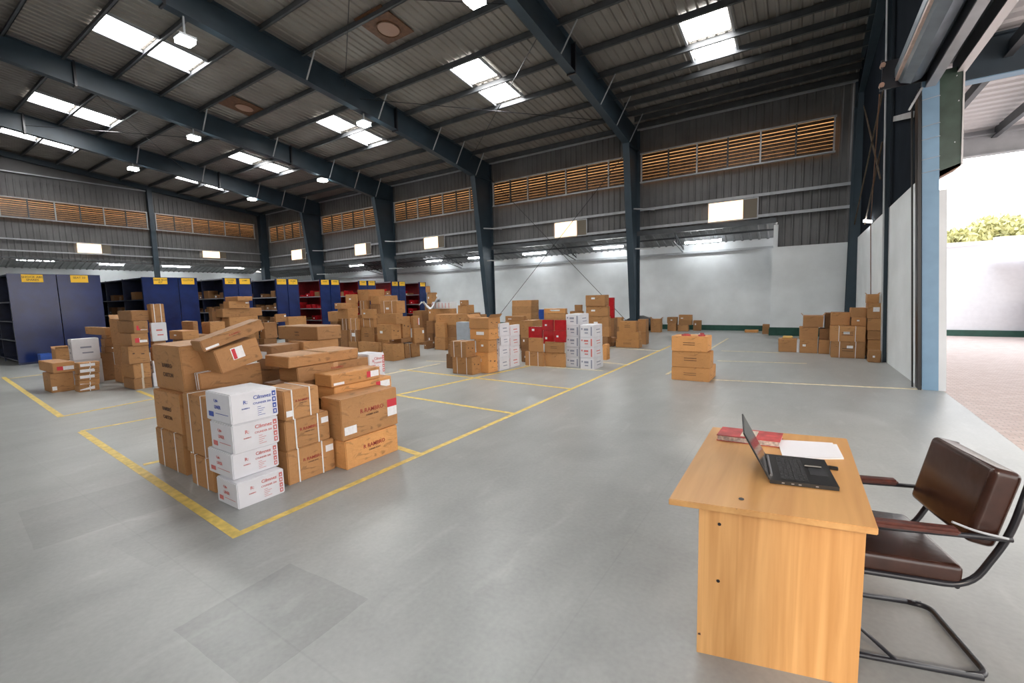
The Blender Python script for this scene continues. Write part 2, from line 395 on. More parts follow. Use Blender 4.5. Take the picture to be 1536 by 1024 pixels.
# ------------------------------------------------------------------ steel frames
def rafter_bot(y):
    if y > -2: return 7.4+.15*(17.35-y) if y > 12.6 else 7.4+.15*(17.35-12.6)+.118*(12.6-y)
    return rafter_bot(-1.999)-.118*(-2-y)
def rafter_top(y): return roofz(y)-.20
def frame(X, lab, end=False):
    e = empty('portal_frame', (X, YW, 0)); tag(e, lab, 'steel frame')
    w = .26
    # column: outer flange, inner flange leaning in, web
    yo, yb, yt, zt = YW-.02, YW-.45, YW-1.38, 7.4
    mb = MB()
    mb.box(X-w/2, X+w/2, yo-.02, yo, 0, 8.2)
    mb.hexa([Vector(p) for p in ((X-w/2, yb-.02, 0), (X+w/2, yb-.02, 0), (X+w/2, yb, 0), (X-w/2, yb, 0))],
            [Vector(p) for p in ((X-w/2, yt-.02, zt), (X+w/2, yt-.02, zt), (X+w/2, yt, zt), (X-w/2, yt, zt))])
    mb.add([(X-.008, yo, 0), (X-.008, yb, 0), (X-.008, yt, zt), (X-.008, yo, 8.2), (X+.008, yo, 0), (X+.008, yb, 0), (X+.008, yt, zt), (X+.008, yo, 8.2)],
           [[0, 1, 2, 3], [7, 6, 5, 4], [0, 4, 5, 1], [3, 2, 6, 7]])
    c = mb.build('column', M['steel'], e, loc=(X, YW, 0)); c.location = (0, 0, 0)
    # rafter
    mb = MB()
    def seg(y0, y1):
        for f0, f1 in ((lambda y: rafter_bot(y), lambda y: rafter_bot(y)+.02), (lambda y: rafter_top(y)-.02, lambda y: rafter_top(y))):
            mb.hexa([Vector((X-w/2, y1, f0(y1))), Vector((X+w/2, y1, f0(y1))), Vector((X+w/2, y0, f0(y0))), Vector((X-w/2, y0, f0(y0)))],
                    [Vector((X-w/2, y1, f1(y1))), Vector((X+w/2, y1, f1(y1))), Vector((X+w/2, y0, f1(y0))), Vector((X-w/2, y0, f1(y0)))])
        mb.hexa([Vector((X-.008, y1, rafter_bot(y1))), Vector((X+.008, y1, rafter_bot(y1))), Vector((X+.008, y0, rafter_bot(y0))), Vector((X-.008, y0, rafter_bot(y0)))],
                [Vector((X-.008, y1, rafter_top(y1))), Vector((X+.008, y1, rafter_top(y1))), Vector((X+.008, y0, rafter_top(y0))), Vector((X-.008, y0, rafter_top(y0)))])
    seg(17.35, 12.6); seg(12.6, -1.99); seg(-2.01, -22.0)
    # knee web up to the outer flange
    mb.add([(X-.009, 17.35, 7.4), (X-.009, YW-.02, 7.5), (X-.009, YW-.02, 8.25), (X-.009, 17.35, rafter_top(17.35)), (X+.009, 17.35, 7.4), (X+.009, YW-.02, 7.5), (X+.009, YW-.02, 8.25), (X+.009, 17.35, rafter_top(17.35))],
           [[0, 1, 2, 3], [7, 6, 5, 4]])
    mb.box(X-w/2, X+w/2, 17.33, YW-.02, 7.4, 7.42)
    r = mb.build('rafter', M['steel'], e, loc=(X, YW, 0)); r.location = (0, 0, 0)
    for ys in (12.58, 5.2, -2):
        mb = MB().box(X-w/2-.01, X+w/2+.01, ys-.03, ys+.03, rafter_bot(ys)-.04, rafter_top(ys)+.02)
        s = mb.build('splice_plate', M['blackmetal'], e, loc=(X, YW, 0)); s.location = (0, 0, 0)
    for ys in PUR[1:9:2] + PUR[2:3]:
        if end: continue
        mb = MB().bar((X+.1, ys, rafter_bot(ys)+.03), (X+.62, ys, roofz(ys)-.22), .045, .02)
        s = mb.build('fly_brace', M['galvlight'], e, loc=(X, YW, 0)); s.location = (0, 0, 0)
    for tp in (() if end else ([(X+.13, YW-.82, 5.0), (X+.75, YW-.15, 4.98)], [(X+.13, YW-.62, 3.45), (X+.75, YW-.1, 3.45)])):
        mb = MB().tube(tp, .03, 8)
        s = mb.build('stay_pipe', M['galvlight'], e, loc=(X, YW, 0)); s.location = (0, 0, 0)
    return e
PUR = [18.55, 17.45, 16.05, 14.55, 13.2, 11.7, 10.3, 8.9, 7.6, 6.3, 5.0, 3.7, 2.4, 1.1, -.3]
frame(FX[0], 'blue-grey end frame in the dark corner beside the roller door wall', True)
frame(FX[1], 'blue-grey tapered steel column and rafter behind the black bag and orange cartons')
frame(FX[2], 'blue-grey tapered steel column and rafter rising behind the grey crate and packed pile')
frame(FX[3], 'blue-grey steel column and rafter standing behind the farther row of blue racks')
frame(FX[4], 'smallest blue-grey steel column and rafter in view, next to end wall corner')
e = empty('portal_frame', (XL+.1, YW, 0)); tag(e, 'straight blue-grey corner post where the end wall meets the long wall', 'steel frame')
s = MB().box(XL-.1, XL+.35, YW-.45, YW-.02, 0, 8.3).build('column', M['steel'], e, loc=(XL+.1, YW, 0)); s.location = (0, 0, 0)
s = MB().bar((XL+.1, YW-.3, 8.2), (XL+.1, -1.9, roofz(-1.9)-.35), .22, .25).build('rafter', M['steel'], e, loc=(XL+.1, YW, 0)); s.location = (0, 0, 0)
o = MB().box(XL+.0, XL+.22, 11.5, 11.75, 0, 8.95).build('gable_post', M['steel'], loc=(XL+.1, 11.6, 0))
tag(o, 'slim blue-grey post halfway along the louvred end wall behind the racks', 'steel post')
for i, y in enumerate(PUR):
    z = roofz(y)-.04
    mb = MB().box(XL, 1.4, y-.01, y+.01, z-.2, z).box(XL, 1.4, y-.07, y+.01, z-.2, z-.19).box(XL, 1.4, y-.01, y+.07, z-.012, z)
    o = mb.build('purlin', M['galv'], loc=(-16, y, z)); tag(o, 'grey roof purlin running under the ribbed roof sheets', 'roof beam', 'roof purlins')
for y in (17.95, 16.75, 15.35):
    z = roofz(y)-.04; x0 = FX[1]+.14
    o = MB().box(x0, 1.35, y-.01, y+.01, z-.2, z).box(x0, 1.35, y-.07, y-.011, z-.2, z-.19).build('purlin', M['galv'], loc=(x0, y, z)); tag(o, 'short extra roof purlin between the nearest rafter and the dark corner', 'roof beam', 'extra purlins of the nearest bay')
def girt(z, lab, x0=XL, x1=1.3, y=YW):
    o = MB().box(x0, x1, y-.02, y+.08, z-.01, z+.01).box(x0, x1, y-.03, y-.02, z-.09, z+.01).build('girt', M['galvlight'], loc=((x0+x1)/2, y, z))
    tag(o, lab, 'wall rail')
girt(5.1, 'grey wall rail just above the glowing panels on the long wall')
girt(4.36, 'grey wall rail just below the glowing panels on the long wall')
girt(8.28, 'dark grey eave rail along the top of the long wall')
o = MB().box(XL, -.95, YW-.06, YW+.14, 4.02, 4.2).build('beam', M['galv'], loc=(-17, YW, 4.1)); tag(o, 'grey beam over the lean-to opening, below the lowest wall rail', 'beam')
o = MB().box(XL, -.95, YB-.2, YB-.14, 3.28, 3.36).build('beam', M['galvlight'], loc=(-17, YB, 3.3)); tag(o, 'thin pale rail along the top of the white back wall', 'beam')
o = MB().box(XL, -.95, 19.6, 19.66, 3.86, 3.93).build('beam', M['galv'], loc=(-17, 19.6, 3.9)); tag(o, 'thin grey purlin under the lean-to roof above the tube lights', 'beam')
def egirt(z, lab, y1=YW-.4, m='galvlight'):
    o = MB().box(XL+.0, XL+.06, -22, y1, z-.03, z+.03).build('girt', M[m], loc=(XL, 0, z)); tag(o, lab, 'wall rail')
egirt(8.75, 'pale wall rail near the eave of the end wall', 11.5); egirt(5.32, 'pale wall rail above the glowing panels on the end wall'); egirt(4.72, 'pale wall rail below the glowing panels on the end wall')
egirt(4.35, 'grey beam over the side lean-to opening on the end wall', YW-.4, 'galv')
# open web trusses inside the lean-to
for X in (-4.5, -9.6, -16.9, -23.9):
    mb = MB().bar((X, YW+.1, 4.1), (X, YB, 3.5), .04, .04).bar((X, YW+.1, 3.7), (X, YB, 3.35), .03, .03)
    for k in range(4):
        a = YW+.2+k*.43; mb.bar((X, a, 3.72-.18*(k/4)), (X, a+.22, 4.05-.3*(k+.5)/4), .02, .02).bar((X, a+.22, 4.05-.3*(k+.5)/4), (X, a+.43, 3.70-.18*(k+1)/4), .02, .02)
    tag(mb.build('roof_truss', M['galv'], loc=(X, YW, 3.9)), 'small open web truss under the lean-to roof', 'truss', 'lean-to trusses')
# bracing rods
def rod(a, b, lab, r=.012):
    tag(MB().tube([a, b], r, 6).build('bracing_rod', M['blackmetal'], loc=Vector(a)), lab, 'bracing rod')
rod((FX[2]+.1, YW-.3, 7.6), (FX[1]-.2, YW-.3, .35), 'thin dark rod sloping down to the right between the two tallest columns')
rod((FX[2]+.2, YW-.35, .35), (FX[1]-.1, YW-.35, 7.6), 'thin dark rod sloping up to the right between the two tallest columns')
rod((FX[2], 10.4, 8.95), (FX[1], 5.2, 9.35), 'thin dark roof rod crossing under the sheets ahead of the round vent')
rod((FX[2], 5.2, 9.4), (FX[1], 10.4, 8.9), 'thin dark roof rod crossing the sheets beside the round vent')
rod((FX[2], 17.2, 8.1), (FX[1], 11., 8.75), 'thin dark roof rod crossing below the middle pair of skylights')
rod((FX[2], 11., 8.75), (FX[1], 17.2, 8.1), 'thin dark roof rod running to the knee of the tallest column')
rod((FX[4], 5.2, 9.3), (FX[3], 11., 8.7), 'thin dark roof rod over the second skylight pair')
rod((FX[4], 11., 8.7), (FX[3], 5.2, 9.3), 'thin dark roof rod behind the farthest full rafter')
# ------------------------------------------------------------------ windows
wi = 0
def win():
    global wi; wi += 1; return 'window_%d' % wi
def child(mb, name, m, e):
    s = mb.build(name, m, e, loc=e.location); s.location = (0, 0, 0); return s
def louvre(x0, x1, wall='far'):
    """louvre band: pale frame, mullions, brown slats with daylight in the gaps"""
    z0, z1 = 6.16, 7.24
    if wall == 'left': z0, z1 = 6.44, 7.42
    e = struct(empty(win(), ((x0+x1)/2 if wall == 'far' else XL, YW if wall == 'far' else (x0+x1)/2, z0)))
    def bx(mb, a, b, d0, d1, c, d):
        if wall == 'far': mb.box(a, b, YW-d1, YW-d0, c, d)
        else: mb.box(XL+d0, XL+d1, a, b, c, d)
        return mb
    fr = MB(); t = .05
    bx(fr, x0-t, x1+t, .0, .11, z1, z1+t); bx(fr, x0-t, x1+t, .0, .13, z0-t, z0); n = max(2, round((x1-x0)/1.0)); w = (x1-x0)/n
    thin = MB()
    for i in range(n+1): bx(fr if i % 2 == 0 or i == n else thin, x0+i*w-.025, x0+i*w+.025, .0, .115 if i % 2 == 0 else .09, z0, z1)
    child(fr, 'window_frame', M['galvlight'], e); child(thin, 'mullion', M['galv'], e)
    sl = MB(); N = 9; st = (z1-z0)/N
    for k in range(N):
        z = z0+k*st; g = (.86 if k % 2 else .93) if k > 3 else (.97 if k else .99)
        a, b = (x0, x1)
        if wall == 'far': sl.hexa([Vector(p) for p in ((a, YW-.06, z), (b, YW-.06, z), (b, YW-.05, z), (a, YW-.05, z))], [Vector(p) for p in ((a, YW-.03, z+st*g), (b, YW-.03, z+st*g), (b, YW-.02, z+st*g), (a, YW-.02, z+st*g))])
        else: sl.hexa([Vector(p) for p in ((XL+.06, b, z), (XL+.06, a, z), (XL+.05, a, z), (XL+.05, b, z))], [Vector(p) for p in ((XL+.03, b, z+st*g), (XL+.03, a, z+st*g), (XL+.02, a, z+st*g), (XL+.02, b, z+st*g))])
    child(sl, 'slats', M['wooddark'], e)
    child(bx(MB(), x0, x1, .0, .008, z0, z1), 'pane', M['slitglow'], e)
for a, b in ((-5.75, .62), (-13.15, -6.15), (-20.25, -13.7), (-27.3, -20.8), (-33.8, -27.85)): louvre(a, b)
louvre(11.85, 17.9, 'left'); louvre(3.2, 11.4, 'left')
def glowpanel(px, X=None):
    if X is None:
        a, b = at_Y(*px[0], YW-.04), at_Y(*px[1], YW-.04); mb = MB().box(a.x, b.x, YW-.05, YW-.02, b.z, a.z); fr = MB().box(a.x-.03, b.x+.5, YW-.035, YW-.02, b.z-.04, b.z).box(a.x-.03, b.x+.5, YW-.035, YW-.02, a.z, a.z+.04).box(b.x+.46, b.x+.5, YW-.035, YW-.02, b.z, a.z)
        loc = (a.x, YW, b.z)
    else:
        a, b = at_X(*px[0], XL+.04), at_X(*px[1], XL+.04); mb = MB().box(XL+.02, XL+.05, a.y, b.y, b.z, a.z); fr = MB().box(XL+.02, XL+.035, a.y-.03, b.y+.4, b.z-.04, b.z).box(XL+.02, XL+.035, a.y-.03, b.y+.4, a.z, a.z+.04)
        loc = (XL, a.y, b.z)
    e = struct(empty(win(), loc)); child(mb, 'pane', M['amber'], e); child(fr, 'window_frame', M['galvlight'], e)
    if X is None: child(MB().box(b.x+.01, b.x+.46, YW-.034, YW-.02, b.z, a.z), 'dull_pane', M['dullpane'], e)
    else: child(MB().box(XL+.02, XL+.034, b.y+.01, b.y+.42, b.z, a.z), 'dull_pane', M['dullpane'], e)
for p in (((1063, 306), (1114, 328)), ((832, 335), (865, 353)), ((636, 357), (657, 371)), ((532, 367), (549, 381)), ((437, 376), (453, 388))): glowpanel(p)
for p in (((115, 364), (153, 380)), ((304, 376), (330, 387))): glowpanel(p, 1)
def skylight(x0, x1, y0, y1):
    e = struct(empty(win(), ((x0+x1)/2, (y0+y1)/2, roofz((y0+y1)/2)-.1)))
    def pl(mb, a, b, c, d, o0, o1):
        mb.hexa([Vector((a, c, roofz(c)-o1)), Vector((b, c, roofz(c)-o1)), Vector((b, d, roofz(d)-o1)), Vector((a, d, roofz(d)-o1))],
                [Vector((a, c, roofz(c)-o0)), Vector((b, c, roofz(c)-o0)), Vector((b, d, roofz(d)-o0)), Vector((a, d, roofz(d)-o0))]); return mb
    child(pl(MB(), x0, x1, y0, y1, .045, .06), 'pane', M['skyl'], e)
    fr = MB(); pl(fr, x0-.12, x0-.06, y0-.08, y1+.08, .04, .12); pl(fr, x1+.06, x1+.12, y0-.08, y1+.08, .04, .12); pl(fr, x0-.12, x1+.12, y0-.09, y0-.06, .04, .12)
    child(fr, 'window_frame', M['galvlight'], e)
for x in (-2.52, ): skylight(x-.53, x+.53, 13.33, 14.4); skylight(x-.53, x+.53, 14.7, 15.5)
for x in (-9.38, -16.7, -24.2, -30.6): skylight(x-.52, x+.52, 11.85, 12.98); skylight(x-.52, x+.52, 13.32, 14.42)
for x in (-17.3, -25.3, -30.75, -9.6): skylight(x-.56, x+.56, 5.12, 6.2); skylight(x-.56, x+.56, 6.42, 7.5)
for x in (-2.5, ): skylight(x-.53, x+.53, 5.12, 6.2); skylight(x-.53, x+.53, 6.42, 7.5)
for x in (-2.5, -17):  # unseen skylights behind the camera, added to brighten the hall and desk
    skylight(x-.6, x+.6, -5.9, -4.6); skylight(x-.6, x+.6, -9.9, -8.6); skylight(x-.6, x+.6, -14.2, -12.8)
# round roof vents seen from below
def vent(px, lab):
    q = [at_z(*p, 9.4) for p in px]; c = sum(q, Vector())/len(q); z = roofz(c.y)-.05
    e = empty('roof_vent', (c.x, c.y, z)); tag(e, lab, 'roof vent')
    sl = .11
    def T(v): return Vector((v[0], v[1], z-sl*(v[1]-c.y)+v[2]))
    b = MB(); b.hexa([T((c.x+a, c.y+d, -.03)) for a, d in ((-.55, -.75), (.55, -.75), (.55, .45), (-.55, .45))], [T((c.x+a, c.y+d, 0)) for a, d in ((-.55, -.75), (.55, -.75), (.55, .45), (-.55, .45))])
    child(b, 'base_plate', M['rust'], e)
    ring = [T((c.x+.33*math.cos(t*math.pi/12), c.y+.33*math.sin(t*math.pi/12), -.04)) for t in range(24)]
    child(MB().tube(ring, .025, 6, True), 'collar', M['rust'], e)
    d = MB(); d.add([T((c.x+.32*math.cos(t*math.pi/12), c.y+.32*math.sin(t*math.pi/12), -.035)) for t in range(24)] + [T((c.x, c.y, -.06))], [[t, (t+1) % 24, 24] for t in range(24)])
    child(d, 'dome', M['dome'], e)
vent([(575, 35), (590, 50)], 'round pinkish roof vent on rust-brown plate above the two big rafters')
vent([(363, 158), (370, 162)], 'small round roof vent on rust-brown plate over the racks')
# high-bay lamps on short arms under the rafters
for px, X, lab in (((278, 63), FX[2], 'bright floodlight under the rafter beside the biggest skylight pair'), ((546, 187), FX[2], 'bright floodlight under the rafter beside the middle skylight pair'),
        ((712, 2), FX[1], 'bright floodlight at the top edge of the picture under the near rafter'), ((291, 208), FX[3], 'bright floodlight hanging under the second rafter, above the second glowing end panel'),
        ((484, 271), FX[3], 'bright floodlight under the second rafter, nearest its column'), ((200, 254), FX[4], 'bright floodlight under the far rafter above the slim gable post'),
        ((378, 298), FX[4], 'bright floodlight under the far rafter near the end wall corner')):
    p = at_X(*px, X); zb = min(p.z, rafter_bot(p.y)-.12)
    e = empty('floodlight', (X, p.y, zb)); tag(e, lab, 'lamp')
    sz = .19
    child(MB().box(X-sz, X+sz, p.y-sz, p.y+sz, zb+.07, zb+.12), 'housing', M['galvlight'], e)
    child(MB().box(X-sz+.02, X+sz-.02, p.y-sz+.02, p.y+sz-.02, zb-.03, zb+.068), 'lens', M['lamp'], e)
    child(MB().box(X-.02, X+.02, p.y-.02, p.y+.02, zb+.12, max(rafter_bot(p.y), zb+.13)), 'bracket', M['galvlight'], e)
    ld = bpy.data.lights.new('floodlight_beam', 'SPOT'); ld.energy = 330; ld.spot_size = math.radians(150); ld.spot_blend = .6; ld.shadow_soft_size = .2; ld.color = (.95, 1, .97)
    lo = bpy.data.objects.new('floodlight_beam', ld); COL.objects.link(lo); lo.parent = e; lo.location = (0, 0, -.06)
def tubelight(px, wpx, Y=None, lab='white tube light'):
    if Y: a, b = at_Y(px[0]-wpx/2, px[1], Y), at_Y(px[0]+wpx/2, px[1], Y); z = (a.z+b.z)/2; A, B = Vector((a.x, Y, z)), Vector((b.x, Y, z))
    else: a, b = at_X(px[0]-wpx/2, px[1], XL-.9), at_X(px[0]+wpx/2, px[1], XL-.9); z = (a.z+b.z)/2; A, B = Vector((XL-.9, a.y, z)), Vector((XL-.9, b.y, z))
    L = (B-A).length
    e = empty('tube_light', (A+B)/2); tag(e, lab, 'tube light')
    child(MB().tube([A, B], .045, 8), 'tube', M['tube'], e)
    up = Vector((0, 0, .055)); child(MB().bar(A+up, B+up, .09, .035), 'batten', M['galvlight'], e)
    up2 = Vector((0, 0, .25 if Y else .3)); child(MB().bar(A.lerp(B, .2)+up, A.lerp(B, .2)+up2, .012, .012).bar(A.lerp(B, .8)+up, A.lerp(B, .8)+up2, .012, .012), 'hanger', M['galv'], e)
names = ['first', 'second', 'third', 'fourth', 'fifth', 'sixth', 'seventh', 'eighth', 'ninth']
for i, (x, y, w) in enumerate([(1054.7, 362, 54), (912.5, 371, 44), (801.6, 380, 34), (713, 386.5, 20), (651, 391, 22), (535, 398, 20), (491, 399, 12), (454, 401, 14), (418, 401, 12)]):
    tubelight((x, y), w, 19.75, 'lit tube light under the lean-to roof, %s from the roller door side' % names[i])
for i, (x, y, w) in enumerate([(53, 390, 56), (167, 396.5, 36), (264, 399.5, 40), (351, 401.5, 28)]):
    tubelight((x, y), w, None, 'lit tube light over the blue racks on the end wall, %s from the left' % names[i])
# ================================================================== roller door on the right and the yard outside
DY = 9.62
# gable post standing inside the right wall
e = empty('gable_post', (1.52, 12.85, 0)); tag(e, 'dark steel gable post beside the packed cartons, left of the roller door', 'steel post')
def lean(mb, x0, x1, y0, y1, z0, z1, k=.05):
    mb.hexa([Vector((x0-k*z0, y0, z0)), Vector((x1-k*z0, y0, z0)), Vector((x1-k*z0, y1, z0)), Vector((x0-k*z0, y1, z0))],
            [Vector((x0-k*z1, y0, z1)), Vector((x1-k*z1, y0, z1)), Vector((x1-k*z1, y1, z1)), Vector((x0-k*z1, y1, z1))]); return mb
child(lean(MB(), 1.47, 1.485, 12.72, 12.9, 0, 8.6, .033), 'inner_flange', M['galvlight'], e)
child(lean(MB(), 1.486, 1.56, 12.78, 12.82, 0, 8.6, .033), 'web', M['steel'], e)
o = MB().bar((1.42, 12.55, 5.15), (1.42, 10.3, 4.55), .02, .10).build('cable_tray', M['galvlight'], loc=(1.42, 11.5, 4.85)); tag(o, 'pale sloping metal strip on the dark cladding above the white wall', 'cable tray')
# white masonry end of the doorway and blue door post
o = lean(MB(), 1.84, 1.93, DY-.02, DY+.5, 0, 3.15).build('trim_90', M['plaster']); struct(o)
e = empty('door_post', (1.7, DY, 0)); tag(e, 'light blue steel post of the roller door opening', 'door post')
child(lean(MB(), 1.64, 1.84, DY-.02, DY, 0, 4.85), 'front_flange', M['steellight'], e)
child(lean(MB(), 1.72, 1.745, DY, DY+.38, 0, 4.85), 'web', M['steel'], e)
child(lean(MB(), 1.655, 1.835, DY+.36, DY+.38, 0, 4.85), 'rear_flange', M['steel'], e)
tie = MB()
for z in (3.45, 3.65, 3.95, 4.15, 4.55):
    k = .05*z; tie.tube(arc([(1.635-k, DY-.025, z-.015), (1.845-k, DY-.028, z+.015), (1.85-k, DY+.02, z+.02)], .02), .004, 6)
child(tie, 'tie_wire', M['galvlight'], e)
o = struct(lean(MB(), 1.585, 1.625, DY-.06, DY-.03, 0, 4.7).build('trim_91', M['black']))
o = struct(lean(lean(MB(), 1.60, 1.63, DY-.03, DY+.25, 0, 4.7), 1.545, 1.565, DY+.18, DY+.22, 0, 4.6).build('trim_92', M['black']))
# green steel cover outside the post
e = empty('guide_cover', (1.78, DY+.02, 3.3)); tag(e, 'dark green steel cover plate outside the blue door post', 'cover plate')
mb = MB().hexa([Vector((1.66, DY+.05, 3.35)), Vector((1.92, DY+.05, 3.5)), Vector((1.92, DY+.35, 3.5)), Vector((1.66, DY+.35, 3.35))], [Vector((1.60, DY+.05, 4.95)), Vector((1.87, DY+.05, 4.95)), Vector((1.87, DY+.35, 4.95)), Vector((1.60, DY+.35, 4.95))])
child(mb, 'plate', mat('green_grey_steel', (.05, .085, .065), .35, noise=.3, scale=4), e)
child(MB().bar((1.925, DY+.04, 3.5), (1.875, DY+.04, 4.95), .02, .03), 'edge_strip', M['sheetwhite'], e)
mb = MB().hexa([Vector((1.66, DY+.05, 3.34)), Vector((1.92, DY+.05, 3.49)), Vector((1.92, DY+.5, 3.49)), Vector((1.66, DY+.5, 3.34))][::1], [Vector((1.60, DY+.05, 3.42)), Vector((1.915, DY+.05, 3.53)), Vector((1.915, DY+.5, 3.53)), Vector((1.60, DY+.5, 3.42))])
child(mb, 'bottom_flashing', M['rust'], e)
bo = MB()
for x, z in ((1.84, 4.45), (1.83, 3.85), (1.80, 4.82)): bo.cyl((x, DY+.03, z), .008, .03, 8, 'y')
child(bo, 'rivet', M['paper'], e)
# roller shutter: hood, lintel channels, bracket
YN = -3.  # unseen near end of the opening, widened to let in more light
e = empty('roller_shutter', (1.25, DY, 5.0)); tag(e, 'rolled-up steel shutter in its long grey hood at top right', 'roller shutter')
ring = []
for t in range(10): a = 2*math.pi*(t+.5)/10; ring.append((1.25+.205*math.cos(a), 5.0+.205*math.sin(a)))
mb = MB(); mb.add([(x, DY-.12, z) for x, z in ring]+[(x, YN-.2, z) for x, z in ring], [[i, (i+1) % 10, 10+(i+1) % 10, 10+i] for i in range(10)] + [list(range(10))[::-1], list(range(10, 20))])
child(mb, 'hood', mat('grey_shutter_steel', (.20, .24, .28), .35, metal=.3, noise=.15, scale=3), e)
child(MB().bar((1.085, DY-.14, 4.90), (1.085, YN-.2, 4.90), .045, .05), 'edge_angle', mat('worn_copper_primer', (.46, .35, .29), .35, noise=.2), e)
mb = MB().box(.90, 1.45, DY-.1, DY-.07, 4.80, 5.22).box(.88, .92, DY-.13, DY-.07, 4.78, 4.88).box(.88, .92, DY-.13, DY-.07, 5.12, 5.24)
child(mb, 'end_bracket', M['blackmetal'], e)
child(MB().cyl((.90, DY-.16, 4.86), .035, .1, 10, 'y').cyl((.90, DY-.16, 5.16), .035, .1, 10, 'y'), 'bearing', M['dome'], e)
child(MB().bar((1.40, DY-.05, 4.72), (1.26, DY-.05, 4.42), .03, .03), 'stay', M['galvlight'], e)
chain = MB().tube([(.90, DY+.1, 4.8), (1.2, 13.3, 3.2), (1.33, 13.6, .9)], .009, 6)
tag(chain.build('pull_chain', M['rust'], loc=(.9, DY+.1, 4.8)), 'thin rusty pull chain hanging in front of the right white wall', 'chain')
e = empty('lintel_beam', (1.55, DY, 4.7)); tag(e, 'dark lintel channel with pale lower edge above the door post', 'beam')
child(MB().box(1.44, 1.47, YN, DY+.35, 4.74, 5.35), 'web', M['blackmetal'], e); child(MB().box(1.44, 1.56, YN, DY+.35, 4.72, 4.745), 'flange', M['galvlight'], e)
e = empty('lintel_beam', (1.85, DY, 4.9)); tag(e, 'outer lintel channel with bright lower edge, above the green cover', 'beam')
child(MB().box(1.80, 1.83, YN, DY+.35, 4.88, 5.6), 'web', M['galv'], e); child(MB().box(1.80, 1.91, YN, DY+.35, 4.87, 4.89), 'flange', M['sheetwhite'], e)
struct(MB().box(1.46, 1.82, YN, DY+.35, 5.12, 5.16).build('trim_93', M['galv']))
# wall braces on the dark side above the white wall
mb = MB()
for a, b in (((1.2, 18.2, 3.4), (1.33, 13.3, 6.3)), ((1.25, 18.2, 7.6), (1.33, 13.3, 4.1)), ((1.3, 15.8, 3.4), (1.33, 13.3, 4.9))): mb.bar(a, b, .03, .03)
tag(mb.build('wall_brace', M['bark'], loc=(1.3, 16, 5)), 'brown diagonal angle braces above the white wall left of the gable post', 'wall brace')
tag(MB().bar((1.45, 15.6, 3.42), (1.25, 15.6, 3.46), .05, .06).build('wall_lamp', M['tube'], loc=(1.4, 15.6, 3.4)), 'small bright lamp on top of the right white wall', 'lamp')
# yard
struct(MB().box(1.9, 60, -40, 60, -.25, -.03).build('floor_yard', M['paver']))
e = empty('yard_wall', (4, 20.5, 0)); tag(e, 'white compound wall with green foot across the brick yard', 'wall')
child(MB().box(1.9, 6.1, 20.5, 20.7, -.03, 3.02).box(6.0, 6.1, 20.7, 24, -.03, 3.0), 'wall_panel', M['outwall'], e)
child(MB().box(1.9, 6.1, 20.44, 20.5, -.03, .17), 'green_foot', M['green'], e); child(MB().box(1.9, 5.0, 20.42, 20.74, 2.92, 3.04).box(5.0, 6.15, 20.42, 20.74, 3.02, 3.14), 'coping', M['outwall'], e)
e = empty('lean_shed', (6.4, 19.5, 0)); tag(e, 'small shed with pale sheet roof at the right picture edge', 'shed')
sh = MB().hexa([Vector(p) for p in ((5.2, 18.6, 2.30), (9, 18.6, 2.22), (9, 20.4, 2.36), (5.0, 20.4, 2.4))], [Vector(p) for p in ((5.2, 18.6, 2.34), (9, 18.6, 2.26), (9, 20.4, 2.40), (5.0, 20.4, 2.44))])
child(sh, 'roof_sheet', M['sheetwhite'], e); child(MB().box(5.9, 5.98, 19.2, 19.28, -.03, 2.3).box(8.9, 8.98, 18.7, 18.78, -.03, 2.2), 'post', M['steel'], e)
child(MB().box(6.05, 8.6, 20.1, 20.2, -.03, 2.2), 'rear_panel', M['darkclad'], e)
child(MB().box(6.0, 7.0, 19.0, 19.8, -.03, 1.15), 'cabinet', M['greybox'], e)
# canopy over the door
e = empty('canopy', (4, 12, 5.5)); tag(e, 'open canopy of pale ribbed sheets outside the roller door', 'canopy')
mb = corrugated((1.9, 1, 5.95), (12, 1, 5.95), (1.9, 16.2, 5.5), (12, 16.2, 5.5), (0, 0, -1), pitch=.3, depth=.03)
# ribs across the view: run along X as in the photo
mb = MB(); n = 66
for k in range(n):
    y0 = -4+k*20.2/n; y1 = y0+20.2/n; z0 = 6.1-.60*(y0+4)/20.2; z1 = 6.1-.60*(y1+4)/20.2; ym = y0+.6*(y1-y0)
    mb.add([(1.9, y0, z0), (12, y0, z0), (12, ym, z0), (1.9, ym, z0), (1.9, ym+.03, z0-.04), (12, ym+.03, z0-.04), (12, y1-.03, z0-.04), (1.9, y1-.03, z0-.04), (1.9, y1, z1), (12, y1, z1)],
           [[0, 1, 2, 3], [3, 2, 5, 4], [4, 5, 6, 7], [7, 6, 9, 8]])
child(mb, 'roof_sheet', M['sheetwhite'], e)
def ibeam(y, z0, z1, m):
    return MB().box(1.95, 12, y-.1, y+.1, z0, z0+.03).box(1.95, 12, y-.01, y+.01, z0, z1).box(1.95, 12, y-.1, y+.1, z1-.03, z1)
child(ibeam(10.6, 4.98, 5.62, 0), 'cross_beam', M['steel'], e); child(MB().box(1.95, 12, 10.49, 10.71, 4.965, 4.98), 'cross_beam_edge', M['steellight'], e)
child(ibeam(16.1, 4.85, 5.35, 0).box(1.95, 12, 16.11, 16.13, 4.85, 5.5), 'fascia_beam', M['galvlight'], e)
for x in (2.55, 3.75, 5.2, 7.0): child(MB().box(x, x+.02, 2, 16.1, 5.25, 5.5).box(x-.05, x+.05, 2, 16.1, 5.24, 5.26), 'canopy_rafter', M['galv'], e)
child(MB().box(7.8, 8.0, 16, 16.2, -.03, 5.0).box(7.8, 8.0, 2, 2.2, -.03, 5.4), 'post', M['steel'], e)
